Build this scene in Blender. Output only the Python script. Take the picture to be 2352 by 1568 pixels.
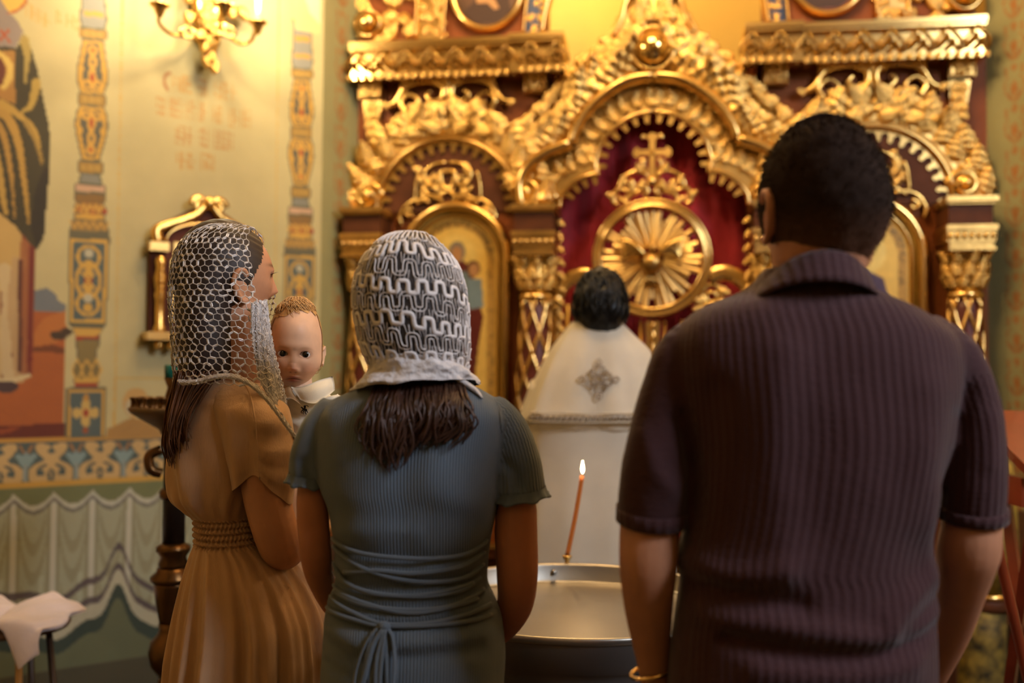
import bpy, math, random
import numpy as np
from mathutils import Vector, Matrix
random.seed(7); np.random.seed(7)
PI = math.pi
scene = bpy.context.scene
for _o in list(bpy.data.objects):
    bpy.data.objects.remove(_o)
COL = scene.collection

# ------------------------------------------------------------------ camera
F = 2352 * 35.0 / 36.0                      # focal length in pixels of the 2352x1568 frame
TILT, ROLL = math.radians(1.85), math.radians(0.40)
CAM = np.array([0.0, 0.0, 1.446])
_f = np.array([0, math.cos(TILT), math.sin(TILT)])
_r0 = np.array([1.0, 0, 0]); _u0 = np.array([0, -math.sin(TILT), math.cos(TILT)])
_r = math.cos(ROLL) * _r0 + math.sin(ROLL) * _u0
_u = -math.sin(ROLL) * _r0 + math.cos(ROLL) * _u0
cd = bpy.data.cameras.new('camera'); cam = bpy.data.objects.new('camera', cd); COL.objects.link(cam)
cam.matrix_world = Matrix(((_r[0], _u[0], -_f[0], CAM[0]), (_r[1], _u[1], -_f[1], CAM[1]), (_r[2], _u[2], -_f[2], CAM[2]), (0, 0, 0, 1)))
cd.lens = 35.0; cd.sensor_width = 36.0; cd.sensor_fit = 'HORIZONTAL'; cd.clip_start = 0.05
cd.dof.use_dof = True; cd.dof.focus_distance = 1.88; cd.dof.aperture_fstop = 1.7
scene.camera = cam

# ------------------------------------------------------------------ world, lights, exposure
world = bpy.data.worlds.new('world'); scene.world = world; world.use_nodes = True
world.node_tree.nodes['Background'].inputs[0].default_value = (0.9, 0.62, 0.36, 1)
world.node_tree.nodes['Background'].inputs[1].default_value = 0.05
vs = scene.view_settings
vs.view_transform = 'Standard'; vs.look = 'None'; vs.gamma = 1.0; vs.exposure = 0.0; vs.use_curve_mapping = False
scene.cycles.use_denoising = True
scene.cycles.max_bounces = 5; scene.cycles.diffuse_bounces = 2; scene.cycles.glossy_bounces = 2
scene.cycles.use_adaptive_sampling = True; scene.cycles.adaptive_threshold = 0.07; scene.cycles.adaptive_min_samples = 12
scene.cycles.transparent_max_bounces = 8; scene.cycles.sample_clamp_indirect = 4.0
scene.cycles.caustics_reflective = False; scene.cycles.caustics_refractive = False

WARM = (1.0, 0.70, 0.35)
def lamp(name, loc, watts, color, radius):
    l = bpy.data.lights.new(name, 'POINT'); l.energy = watts; l.color = color; l.shadow_soft_size = radius
    o = bpy.data.objects.new(name, l); COL.objects.link(o); o.location = loc
    return o
def area(name, loc, target, watts, color, sx, sy):
    l = bpy.data.lights.new(name, 'AREA'); l.energy = watts; l.color = color; l.shape = 'RECTANGLE'; l.size = sx; l.size_y = sy
    o = bpy.data.objects.new(name, l); COL.objects.link(o); o.location = loc
    o.rotation_euler = (Vector(target) - Vector(loc)).to_track_quat('-Z', 'Y').to_euler()
    return o
# the chandelier that hangs above the font (out of frame): ring of warm bulbs
CHAND = (0.15, 2.55, 3.85)
for k in range(6):
    a = k * PI / 3 + 0.3
    lamp('chandelier_bulb', (CHAND[0] + 0.42 * math.cos(a), CHAND[1] + 0.42 * math.sin(a), CHAND[2]), 33, WARM, 0.05)
# daylight through the window in the right-hand wall
area('window_daylight', (2.88, -0.20, 3.45), (0.2, 1.8, 1.2), 150, (0.76, 0.86, 1.0), 1.15, 1.5)
# added unseen fills: behind the camera for the gold, behind the screen for apse
for k in range(4):
    a = k * PI / 2 + 0.5
    lamp('nave_fill', (0.2 + 0.5 * math.cos(a), -1.6 + 0.5 * math.sin(a), 3.7), 4, WARM, 0.06)
lamp('sanctuary_fill', (0.35, 4.75, 3.7), 40, (1.0, 0.72, 0.36), 0.08)

# ------------------------------------------------------------------ helpers
def Px(px, py, d):
    "world point at depth d (metres along the view axis) seen at a pixel of the photograph"
    return CAM + d * (_f + (px - 1176) / F * _r + (784 - py) / F * _u)
def srgb(h):
    h = h.lstrip('#'); c = [int(h[i:i + 2], 16) / 255 for i in (0, 2, 4)]
    return np.array([x / 12.92 if x <= 0.04045 else ((x + 0.055) / 1.055) ** 2.4 for x in c])
def lerp(a, b, t): return a + (b - a) * t
WL = {}                                      # world location of every object's origin (no parent is ever rotated)
def tag(o, label=None, cat=None, group=None, kind=None):
    if label: o['label'] = label
    if cat: o['category'] = cat
    if group: o['group'] = group
    if kind: o['kind'] = kind
    return o
def empty(name, loc, label=None, cat=None, group=None, kind=None):
    o = bpy.data.objects.new(name, None); COL.objects.link(o); o.location = loc; o.empty_display_size = 0.1
    WL[o.name] = np.array(loc, float)
    return tag(o, label, cat, group, kind)
def mesh_of(name, V, Fc, mat, smooth=True, cols=None, attr=None):
    m = bpy.data.meshes.new(name)
    V = np.asarray(V, float); Fl = Fc.tolist() if isinstance(Fc, np.ndarray) else [list(map(int, f)) for f in Fc]
    m.from_pydata(V.tolist(), [], Fl)
    if smooth: m.polygons.foreach_set('use_smooth', np.ones(len(m.polygons), bool))
    if cols is not None:
        ca = m.color_attributes.new('Paint', 'FLOAT_COLOR', 'POINT')
        c4 = np.ones((len(V), 4)); c4[:, :3] = cols; ca.data.foreach_set('color', c4.ravel())
    for k, a in (attr or {}).items():
        at = m.attributes.new(k, 'FLOAT', 'POINT'); at.data.foreach_set('value', np.asarray(a, float))
    for mm in (mat if isinstance(mat, (list, tuple)) else [mat]): m.materials.append(mm)
    m.update()
    return m
def mk(name, V, Fc, mat, parent=None, smooth=True, cols=None, attr=None, **tags):
    "one mesh object from world-space vertices"
    V = np.asarray(V, float)
    if parent is not None: org = WL[parent.name]
    else:
        lo, hi = V.min(0), V.max(0); org = np.array([(lo[0] + hi[0]) / 2, (lo[1] + hi[1]) / 2, lo[2]])
    m = mesh_of(name, V - org, Fc, mat, smooth, cols, attr)
    o = bpy.data.objects.new(name, m); COL.objects.link(o); WL[o.name] = org.copy()
    if parent is not None: o.parent = parent
    else: o.location = org
    return tag(o, **tags)
def inst(name, mesh, M, parent, **tags):
    "a copy that shares mesh data, placed by the world matrix M under a part"
    o = bpy.data.objects.new(name, mesh); COL.objects.link(o); o.parent = parent
    o.matrix_local = Matrix.Translation(Vector(-WL[parent.name])) @ M
    WL[o.name] = np.array(M.translation)
    return tag(o, **tags)
class G:
    "collects shapes that belong to one mesh"
    def __init__(s): s.V = []; s.F = []; s.n = 0
    def add(s, VF, off=None):
        V, Fc = VF; V = np.asarray(V, float)
        s.V.append(V); s.F += [[int(i) + s.n for i in f] for f in Fc]; s.n += len(V); return s
    def build(s, name, mat, parent=None, smooth=True, **k): return mk(name, np.vstack(s.V), s.F, mat, parent, smooth, **k)
    def vf(s): return np.vstack(s.V), s.F
def grid_faces(n, k, closed=True, off=0):
    Fc = []
    for i in range(n - 1):
        for j in range(k if closed else k - 1):
            j2 = (j + 1) % k
            Fc.append((off + i * k + j, off + i * k + j2, off + (i + 1) * k + j2, off + (i + 1) * k + j))
    return Fc
def loft(R, cap=True, closed=True):
    R = np.asarray(R, float); n, k, _ = R.shape; V = R.reshape(-1, 3); Fc = grid_faces(n, k, closed)
    if cap: Fc += [tuple(range(k))[::-1], tuple((n - 1) * k + j for j in range(k))]
    return V, Fc
def smooth_path(P, n):
    "Catmull-Rom resample of control points (any dimension)"
    P = np.asarray(P, float)
    if len(P) == 2: return np.array([lerp(P[0], P[1], t) for t in np.linspace(0, 1, n)])
    Q = np.vstack([2 * P[0] - P[1], P, 2 * P[-1] - P[-2]]); m = len(P) - 1; out = []
    for t in np.linspace(0, m, n):
        i = min(int(t), m - 1); u = t - i; a, b, c, d = Q[i], Q[i + 1], Q[i + 2], Q[i + 3]
        out.append(0.5 * (2 * b + (c - a) * u + (2 * a - 5 * b + 4 * c - d) * u * u + (3 * b - a - 3 * c + d) * u ** 3))
    return np.array(out)
def tube(P, r, k=8, cap=True, flat=1.0, up=(0, 0, 1), power=2.0):
    "swept tube; r scalar or list; flat squeezes the second cross axis"
    P = np.asarray(P, float); n = len(P); r = np.broadcast_to(np.asarray(r, float), (n,)) if np.ndim(r) < 2 else r
    T = np.gradient(P, axis=0); T /= np.linalg.norm(T, axis=1)[:, None] + 1e-12
    u = np.array(up, float)
    if abs(np.dot(u, T[0])) > 0.95: u = np.array([1.0, 0, 0]) if abs(T[0][0]) < 0.9 else np.array([0, 1.0, 0])
    R = []
    a = np.arange(k) * 2 * PI / k; ca, sa = np.cos(a), np.sin(a)
    ca = np.sign(ca) * np.abs(ca) ** (2 / power); sa = np.sign(sa) * np.abs(sa) ** (2 / power)
    for i in range(n):
        u = u - T[i] * np.dot(u, T[i]); u /= np.linalg.norm(u) + 1e-12; w = np.cross(T[i], u)
        R.append(P[i] + r[i] * (ca[:, None] * w + flat * sa[:, None] * u))
    return loft(R, cap)
def lathe(prof, n, c=(0, 0, 0), cap=True):
    a = np.arange(n) * 2 * PI / n
    return loft([np.stack([c[0] + r * np.cos(a), c[1] + r * np.sin(a), np.full(n, c[2] + z)], 1) for r, z in prof], cap)
def box(lo, hi):
    x0, y0, z0 = lo; x1, y1, z1 = hi
    V = [(x0, y0, z0), (x1, y0, z0), (x1, y1, z0), (x0, y1, z0), (x0, y0, z1), (x1, y0, z1), (x1, y1, z1), (x0, y1, z1)]
    return np.array(V, float), [(0, 3, 2, 1), (4, 5, 6, 7), (0, 1, 5, 4), (1, 2, 6, 5), (2, 3, 7, 6), (3, 0, 4, 7)]
def ball(c, r, n=10, m=7):
    r = np.broadcast_to(np.asarray(r, float), (3,)); V = []; a = np.arange(n) * 2 * PI / n
    R = [np.stack([c[0] + r[0] * math.sin(t) * np.cos(a), c[1] + r[1] * math.sin(t) * np.sin(a), np.full(n, c[2] + r[2] * math.cos(t))], 1) for t in np.linspace(0.05, PI - 0.05, m)]
    V, Fc = loft(R); return V, [f[::-1] for f in Fc]
_rng = np.random.RandomState(3); _perm = _rng.rand(64, 64, 64)
def vnoise(P, s):
    "smooth value noise at points P (n,3), feature size s; range -1..1"
    Q = np.asarray(P, float) / s; i = np.floor(Q).astype(int); f = Q - i; f = f * f * (3 - 2 * f); o = 0
    for dx in (0, 1):
        for dy in (0, 1):
            for dz in (0, 1):
                w = (f[:, 0] if dx else 1 - f[:, 0]) * (f[:, 1] if dy else 1 - f[:, 1]) * (f[:, 2] if dz else 1 - f[:, 2])
                o = o + w * _perm[(i[:, 0] + dx) % 64, (i[:, 1] + dy) % 64, (i[:, 2] + dz) % 64]
    return o * 2 - 1
# ------------------------------------------------------------------ materials
def mat(name, color, rough=0.6, metal=0.0, spec=0.5, sheen=0.0, noise=None, bump=None, vcol=False, trans=0.0, emit=None, sss=0.0, alpha=1.0, coat=0.0):
    "noise=(scale, amount): colour mottling; bump=(scale, strength, distance)"
    m = bpy.data.materials.new(name); m.use_nodes = True; nt = m.node_tree; N = nt.nodes; L = nt.links
    b = N['Principled BSDF']; c = srgb(color) if isinstance(color, str) else np.array(color)
    b.inputs['Base Color'].default_value = (*c, 1); b.inputs['Roughness'].default_value = rough; b.inputs['Metallic'].default_value = metal
    b.inputs['Specular IOR Level'].default_value = spec; b.inputs['Sheen Weight'].default_value = sheen
    b.inputs['Alpha'].default_value = alpha; b.inputs['Coat Weight'].default_value = coat
    if trans: b.inputs['Transmission Weight'].default_value = trans
    if sss: b.inputs['Subsurface Weight'].default_value = sss; b.inputs['Subsurface Radius'].default_value = (0.012, 0.005, 0.003); b.inputs['Subsurface Scale'].default_value = 1.0
    if emit: b.inputs['Emission Color'].default_value = (*emit[0], 1); b.inputs['Emission Strength'].default_value = emit[1]
    tc = N.new('ShaderNodeTexCoord'); src = None
    if vcol:
        at = N.new('ShaderNodeVertexColor'); at.layer_name = 'Paint'; src = at.outputs[0]; L.new(src, b.inputs['Base Color'])
    if noise:
        nz = N.new('ShaderNodeTexNoise'); nz.inputs['Scale'].default_value = noise[0]; nz.inputs['Detail'].default_value = 5; L.new(tc.outputs['Object'], nz.inputs['Vector'])
        mr = N.new('ShaderNodeMapRange'); mr.inputs[1].default_value = 0.3; mr.inputs[2].default_value = 0.7
        mr.inputs[3].default_value = 1 - noise[1]; mr.inputs[4].default_value = 1 + noise[1]; L.new(nz.outputs[0], mr.inputs[0])
        mx = N.new('ShaderNodeVectorMath'); mx.operation = 'SCALE'
        if src is not None: L.new(src, mx.inputs[0])
        else: mx.inputs[0].default_value = c
        L.new(mr.outputs[0], mx.inputs[3]); L.new(mx.outputs[0], b.inputs['Base Color'])
    if bump:
        nz = N.new('ShaderNodeTexNoise'); nz.inputs['Scale'].default_value = bump[0]; nz.inputs['Detail'].default_value = 4; L.new(tc.outputs['Object'], nz.inputs['Vector'])
        bp = N.new('ShaderNodeBump'); bp.inputs['Strength'].default_value = bump[1]; bp.inputs['Distance'].default_value = bump[2]
        L.new(nz.outputs[0], bp.inputs['Height']); L.new(bp.outputs[0], b.inputs['Normal'])
    return m
def rib_mat(name, color, period, strength, dist, cross=None, rough=0.8, sheen=0.3, noise=None):
    "knit or seersucker cloth: ribs follow the 'rib' attribute of the mesh (metres around the body)"
    m = mat(name, color, rough, sheen=sheen, spec=0.2, noise=noise); nt = m.node_tree; N = nt.nodes; L = nt.links; b = N['Principled BSDF']
    at = N.new('ShaderNodeAttribute'); at.attribute_name = 'rib'
    mu = N.new('ShaderNodeMath'); mu.operation = 'MULTIPLY'; mu.inputs[1].default_value = 2 * PI / period; L.new(at.outputs['Fac'], mu.inputs[0])
    si = N.new('ShaderNodeMath'); si.operation = 'SINE'; L.new(mu.outputs[0], si.inputs[0])
    h = si.outputs[0]
    if cross:
        tc = N.new('ShaderNodeTexCoord'); mp = N.new('ShaderNodeMapping'); mp.inputs['Scale'].default_value = (cross[0] * 0.35, cross[0] * 0.35, cross[0]); L.new(tc.outputs['Object'], mp.inputs[0])
        nz = N.new('ShaderNodeTexNoise'); nz.inputs['Scale'].default_value = 1; nz.inputs['Detail'].default_value = 3; L.new(mp.outputs[0], nz.inputs['Vector'])
        ad = N.new('ShaderNodeMath'); ad.operation = 'MULTIPLY_ADD'; ad.inputs[1].default_value = cross[1]; L.new(nz.outputs[0], ad.inputs[0]); L.new(h, ad.inputs[2]); h = ad.outputs[0]
    bp = N.new('ShaderNodeBump'); bp.inputs['Strength'].default_value = strength; bp.inputs['Distance'].default_value = dist
    L.new(h, bp.inputs['Height']); L.new(bp.outputs[0], b.inputs['Normal'])
    return m
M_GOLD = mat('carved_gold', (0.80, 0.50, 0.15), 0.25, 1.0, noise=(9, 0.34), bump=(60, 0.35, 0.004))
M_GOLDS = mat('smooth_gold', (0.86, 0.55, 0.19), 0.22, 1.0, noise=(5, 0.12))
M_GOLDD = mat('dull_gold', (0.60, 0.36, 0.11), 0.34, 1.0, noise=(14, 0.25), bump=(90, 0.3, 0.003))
M_WOOD = mat('brown_panel', '#8a4a24', 0.55, spec=0.15, noise=(6, 0.2))
M_WOODD = mat('dark_wood', '#57301a', 0.55, spec=0.15, noise=(8, 0.3))
M_BLACK = mat('dark_recess', '#0e0906', 0.9)
# ================================================================== the room
M_FLOOR = mat('stone_floor', '#4a3a2b', 0.45, noise=(3, 0.25), bump=(20, 0.15, 0.004))
M_PAINT = mat('wall_painting', '#c8b98a', 0.72, vcol=True, noise=(7, 0.06), bump=(70, 0.12, 0.003))
M_PLASTER = mat('ochre_plaster', '#b79d68', 0.8, noise=(2.5, 0.1))
M_APSE = mat('apse_plaster', '#d9b25a', 0.75, noise=(2.0, 0.08))
# plane of the icon screen: U runs right, V up, N towards the people
YAW = math.radians(8.5)
IU = np.array([math.cos(YAW), -math.sin(YAW), 0.0]); IN = np.array([-math.sin(YAW), -math.cos(YAW), 0.0]); IV = np.array([0, 0, 1.0])
I0 = Px(1499, 860, 4.05); I0[2] = 0.0
def ray_plane(px, py, p0, n):
    d = _f + (px - 1176) / F * _r + (784 - py) / F * _u
    return CAM + d * (np.dot(p0 - CAM, n) / np.dot(d, n))
def uv(px, py, n=0.0):
    p = ray_plane(px, py, I0 + IN * n, IN) - I0
    return np.array([np.dot(p, IU), p[2]])
def W(u, v, n=0.0):
    return I0 + IU * u + IV * v + IN * n
UL = uv(820, 500)[0]; UR = uv(2268, 500)[0]          # ends of the icon screen
# corner points of the walls on plan
PA = W(UL, 0, 0.0)[:2]; PB = Px(733, 860, 4.0)[:2]; _c = Px(205, 860, 3.5)[:2]
WDIR = (_c - Px(690, 860, 3.955)[:2]); WDIR /= np.linalg.norm(WDIR)
WLEN = 1.95; PC = PB + WDIR * WLEN; PD = np.array([PC[0], -3.6])
PE = W(UR, 0, 0.0)[:2]; PF_ = Px(2420, 860, 3.62)[:2]; PG = np.array([3.0, PF_[1]]); PH = np.array([3.0, -3.6])
HC = 4.6
floor = mk('floor', *box((-3.2, -3.9, -0.1), (3.4, 5.6, 0.0)), M_FLOOR, smooth=False, kind='structure')
mk('ceiling', *box((-3.2, -3.9, HC), (3.4, 5.6, HC + 0.1)), M_PLASTER, smooth=False, kind='structure')
def flat_wall(name, a, b, m, z0=0.0, z1=HC, th=0.12):
    a = np.array(a); b = np.array(b); t = (b - a) / np.linalg.norm(b - a); nrm = np.array([-t[1], t[0]]) * th
    V = [(*p, z) for z in (z0, z1) for p in (a, b, b + nrm, a + nrm)]
    return mk(name, V, [(0, 1, 5, 4), (1, 2, 6, 5), (2, 3, 7, 6), (3, 0, 4, 7), (3, 2, 1, 0), (4, 5, 6, 7)], m, smooth=False, kind='structure')
flat_wall('wall_left', PD, PC, M_PLASTER)
flat_wall('wall_back', PH, PD, M_PLASTER)
# right wall with a window opening
wy0, wy1, wz0, wz1 = -0.85, 0.45, 2.6, 4.3
for a, b, z0, z1 in (((3.0, PG[1]), (3.0, wy1), 0, HC), ((3.0, wy0), (3.0, -3.6), 0, HC), ((3.0, wy1), (3.0, wy0), 0, wz0), ((3.0, wy1), (3.0, wy0), wz1, HC)):
    flat_wall('wall_right', a, b, M_PLASTER, z0, z1)
M_WHITEP = mat('white_paint', '#d8d2c4', 0.5)
M_SKYGLASS = mat('day_glass', '#dfe8f5', 0.2, emit=((0.80, 0.88, 1.0), 2.2))
win = empty('window_1', (3.0, -0.20, wz0), kind='structure')
g = G()
for y in (wy0, wy1 - 0.05, (wy0 + wy1) / 2 - 0.02): g.add(box((2.99, y, wz0), (3.07, y + 0.05, wz1)))
for z in (wz0, wz1 - 0.05, wz0 + 1.1): g.add(box((2.985, wy0, z), (3.075, wy1, z + 0.05)))
g.build('window_frame', M_WHITEP, win, smooth=False)
mk('pane', *box((3.04, wy0, wz0), (3.05, wy1, wz1)), M_SKYGLASS, win, smooth=False)
# apse wall behind the screen
ang = np.linspace(-0.15, PI + 0.15, 30); ctr = W(0, 0, -0.25)
V = [(ctr[0] + 1.75 * math.cos(a), ctr[1] + 1.0 * math.sin(a) + 0.1, z) for z in (0, HC) for a in ang]
mk('wall_apse', V, [(i, i + 1, 31 + i - 0, 30 + i) for i in range(29)], M_APSE, kind='structure')

# ---------------------------------------------------------------- painted walls (mural colours live on a fine grid of vertices)
class Canvas:
    "a vertical wall on plan points a->b whose paint is a colour per vertex"
    def __init__(s, a, b, z0, z1, step, base):
        s.a = np.array(a, float); s.t = np.array(b, float) - s.a; s.len = np.linalg.norm(s.t); s.t /= s.len
        s.n3 = np.array([-s.t[1], s.t[0], 0]); s.p0 = np.array([*s.a, 0.0])
        s.ns = int(s.len / step) + 2; s.nz = int((z1 - z0) / step) + 2
        S, Z = np.meshgrid(np.linspace(0, s.len, s.ns), np.linspace(z0, z1, s.nz)); s.S = S.ravel(); s.Z = Z.ravel()
        s.C = np.tile(srgb(base), (len(s.S), 1))
    def sz(s, px, py):
        p = ray_plane(px, py, s.p0, s.n3); return np.array([np.dot(p[:2] - s.a, s.t), p[2]])
    def conv(s, P, ds=0.0): return np.array([s.sz(*p) for p in P]) + np.array([ds, 0.0])
    def put(s, m, col, k=1.0):
        c = srgb(col) if isinstance(col, str) else col
        s.C[m] = s.C[m] * (1 - k) + c * k
    def poly(s, Q, col, k=1.0):
        lo = Q.min(0); hi = Q.max(0)
        idx = np.where((s.S >= lo[0]) & (s.S <= hi[0]) & (s.Z >= lo[1]) & (s.Z <= hi[1]))[0]
        x, y = s.S[idx], s.Z[idx]; ins = np.zeros(len(idx), bool); j = len(Q) - 1
        for i in range(len(Q)):
            xi, yi = Q[i]; xj, yj = Q[j]
            c = ((yi > y) != (yj > y)) & (x < (xj - xi) * (y - yi) / (yj - yi + 1e-15) + xi)
            ins ^= c; j = i
        s.put(idx[ins], col, k)
    def line(s, Q, w, col, k=1.0, n=40, w1=None):
        "brush stroke of width w tapering to w1"
        Q = smooth_path(Q, n); lo = Q.min(0) - w; hi = Q.max(0) + w
        idx = np.where((s.S >= lo[0]) & (s.S <= hi[0]) & (s.Z >= lo[1]) & (s.Z <= hi[1]))[0]
        if len(idx) == 0: return
        d = np.full(len(idx), 9.0)
        for q, t in zip(Q, np.linspace(0, 1, n)):
            ww = w if w1 is None else lerp(w, w1, t)
            d = np.minimum(d, np.hypot(s.S[idx] - q[0], s.Z[idx] - q[1]) / (ww / 2 + 1e-9))
        s.put(idx[d < 1], col, k)
    def disc(s, c, r, col, k=1.0, r0=0.0):
        d = np.hypot((s.S - c[0]) / r[0], (s.Z - c[1]) / r[1]); s.put((d < 1) & (d >= r0), col, k)
    def build(s, name):
        V = np.stack([s.a[0] + s.t[0] * s.S, s.a[1] + s.t[1] * s.S, s.Z], 1)
        k = s.ns; i = np.arange(s.nz - 1)[:, None] * k + np.arange(k - 1)[None, :]; i = i.ravel()
        return mk(name, V, np.stack([i, i + 1, i + k + 1, i + k], 1), M_PAINT, smooth=False, cols=s.C * .75, kind='structure')
cv = Canvas(PB, PC, 0.0, 3.2, 0.0048, '#cfc08c')
P = lambda L, ds=0.0: cv.conv(L, ds)
pxs = 1.0 / 600                                           # about one photograph pixel in metres on this wall
# green dado and the painted curtain
z_fr_t, z_fr_b = cv.sz(190, 1010)[1], cv.sz(190, 1102)[1]
cv.put(cv.Z < z_fr_b, '#7d8055'); 
s0 = cv.sz(0, 1100)[0]; s1 = cv.sz(380, 1100)[0]
zt = z_fr_b - 0.035; zb = cv.sz(190, 1440)[1]
sw = (s0 - s1) / 4.35                                    # width of one swag
ph = (cv.S - s1) / sw; fr = ph - np.floor(ph); top = zt - 0.045 * np.sin(PI * fr) ** 1.0
hem = zb + 0.022 * np.sin(cv.S * 17 + .5) + 0.012 * np.sin(cv.S * 37 + 1) + 0.13 * np.maximum(0, np.sin(cv.S * 11.0 - 0.5)) ** 10
incl = (cv.Z < top) & (cv.Z > hem)
cv.put(incl, '#b3b294')
dep = np.clip((top - cv.Z) / 0.5, 0, 1)
cv.put(incl & (np.abs(fr - 0.5) > 0.44 - 0.03 * dep), '#d3cfba')
cv.put(incl & (np.abs(np.abs(fr - 0.5) - 0.38) < 0.035), '#96906f', 0.8)
for kk, ww in ((0.24, 0.30), (0.40, 0.36), (0.62, 0.3)):   # hanging folds of the swag
    yy = top - kk * 0.62 + 0.24 * (np.abs(fr - 0.5) * 2) ** 2
    cv.put(incl & (np.abs(cv.Z - yy) < 0.022) & (np.abs(fr - 0.5) < ww), '#9a9371', 0.65)
cv.put(incl & (np.abs(fr - 0.28) < 0.05) & (dep > 0.5), '#c6c8ac', 0.8)
cv.put(incl & (cv.Z > top - 0.016), '#cdc9b4'); cv.put(incl & (cv.Z <= top - 0.016) & (cv.Z > top - 0.030), '#6d6a66', 0.8)
for a, b, c in ((0.0, 0.05, '#c9c3a8'), (0.05, 0.075, '#5a4a50'), (0.12, 0.145, '#5a4a50')):
    cv.put(incl & (cv.Z > hem + a) & (cv.Z < hem + b), c, 0.9)
cv.put((cv.Z < hem) & (cv.Z > hem - 0.05), '#3d4a40'); cv.put((cv.Z < hem - 0.05), '#6f7355'); cv.put(cv.Z < 0.42, '#544f3a')
# frieze
cv.put((cv.Z < z_fr_t) & (cv.Z > z_fr_b), '#566460')
cv.put((cv.Z < z_fr_t + 0.014) & (cv.Z > z_fr_t - 0.002), '#d09a42'); cv.put((cv.Z < z_fr_b + 0.004) & (cv.Z > z_fr_b - 0.016), '#d5a548')
fh = z_fr_t - z_fr_b; per = abs(cv.sz(118, 1050)[0] - cv.sz(230, 1050)[0])
for k in range(-4, 9):
    c = cv.sz(118, 1050)[0] + k * per
    L = lambda pts, c=c: np.array([(c + x * per, z_fr_b + y * fh) for x, y in pts])
    for m in (-1, 1):
        cv.line(L([(m * .10, .84), (m * .24, .86), (m * .17, .70), (m * .06, .60), (m * .14, .44), (m * .34, .32), (m * .36, .14)]), 0.024, '#d4b176')
        cv.line(L([(m * .38, .10), (m * .10, .10)]), 0.020, '#d4b176'); cv.disc((c + m * .26 * per, z_fr_b + .84 * fh), (.011, .012), '#d4b176')
    cv.poly(L([(0, .56), (.12, .40), (.17, .34), (.12, .10), (-.12, .10), (-.17, .34), (-.12, .40)]), '#d4b176')
    for m in (-1, 1): cv.line(L([(m * .04, .10), (m * .045, .22), (0, .29)]), 0.007, '#4c5a58'); cv.line(L([(m * .10, .42), (m * .24, .33), (m * .25, .17)]), 0.008, '#4c5a58')
    c2 = per * 0.5
    cv.poly(L([(.5, .78), (.55, .66), (.66, .72), (.72, .66), (.60, .44), (.55, .36), (.45, .36), (.40, .44), (.28, .66), (.34, .72), (.45, .66)]), '#8fa6a4')
    cv.line(L([(.5, .40), (.5, .06)]), 0.014, '#98a29a')
    for m in (-1, 1): cv.line(L([(.5 + m * .05, .74), (.5 + m * .12, .90)]), 0.008, '#b07c4a')
# saint, landscape
lf = cv.S > cv.sz(150, 700)[0]
cv.put(lf & (cv.Z < cv.sz(100, 712)[1]) & (cv.Z > z_fr_t + .012), '#b5632c')
cv.poly(P([(60, 700), (80, 668), (108, 660), (128, 676), (135, 692), (152, 700), (152, 716), (60, 716)]), '#7a7f83')
cv.poly(P([(60, 790), (100, 730), (152, 712), (152, 770), (110, 800)]), '#c47736'); cv.poly(P([(60, 800), (120, 790), (150, 800), (150, 812), (60, 806)]), '#7c431f')
cv.disc(cv.sz(135, 770), (.028, .016), '#4d3a26'); cv.disc(cv.sz(152, 762), (.02, .014), '#4d3a26')
cv.poly(P([(-300, 985), (60, 975), (150, 972), (150, 1004), (-300, 1016)]), '#6e2f1c'); cv.poly(P([(-20, 985), (50, 980), (20, 995), (-20, 998)]), '#9c4a22')
cv.poly(P([(-60, 480), (0, 480), (36, 515), (82, 560), (77, 700), (73, 862), (40, 876), (-60, 880)]), '#8a4a2c')
for L_, w_, c_ in (([(-5, 500), (15, 540), (25, 600), (10, 640)], .09, '#d8b46a'), ([(10, 620), (22, 700), (8, 800), (25, 868)], .045, '#dcc392'), ([(40, 600), (30, 700), (40, 800), (45, 868)], .035, '#c9a673'),
                   ([(58, 560), (55, 700), (58, 850)], .03, '#a8683c'), ([(72, 570), (70, 720), (68, 855)], .016, '#7b2a20'), ([(46, 600), (46, 850)], .014, '#5b2c22'), ([(-20, 640), (-15, 860)], .05, '#d5b67c')):
    cv.line(P(L_), w_, c_, 0.9)
cv.line(P([(-40, 872), (20, 874), (66, 862)]), .014, '#e0c998')
cv.disc(cv.sz(14, 888), (.037, .020), '#4f3a38')
cv.poly(P([(-60, 80), (-20, 70), (38, 110), (55, 78), (70, 105), (86, 160), (100, 230), (112, 285), (116, 330), (115, 390), (108, 450), (104, 520), (100, 548), (84, 574), (60, 548), (34, 518), (0, 490), (-60, 470)]), '#443c22')
cv.poly(P([(104, 380), (115, 390), (108, 450), (104, 520), (100, 548), (84, 572), (70, 520), (80, 440)]), '#332b1d')
for L_, w_, w2_, c_ in (([(56, 92), (62, 130), (58, 190)], .034, .006, '#b9a054'), ([(84, 190), (72, 240), (50, 258)], .03, .008, '#c9a850'), ([(-40, 235), (5, 240), (40, 262), (80, 300), (98, 372)], .04, .006, '#caa24a'),
                        ([(-30, 260), (10, 262), (40, 320), (56, 420), (66, 510)], .04, .012, '#c59a45'), ([(-20, 270), (8, 310), (25, 400), (34, 500)], .028, .008, '#bd9142'), ([(-30, 280), (-5, 380), (8, 460), (14, 490)], .03, .012, '#caa24c'),
                        ([(60, 280), (84, 330), (96, 380)], .02, .004, '#a9883e')):
    cv.line(P(L_), w_, c_, 0.9, w1=w2_)
cv.poly(P([(-60, 118), (34, 116), (35, 240), (0, 225), (-60, 215)]), '#b0803c'); cv.line(P([(-4, 122), (20, 145), (22, 175), (8, 198)]), .022, '#e0bd62'); cv.disc(cv.sz(-2, 165), (.018, .05), '#6b3420')
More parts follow.
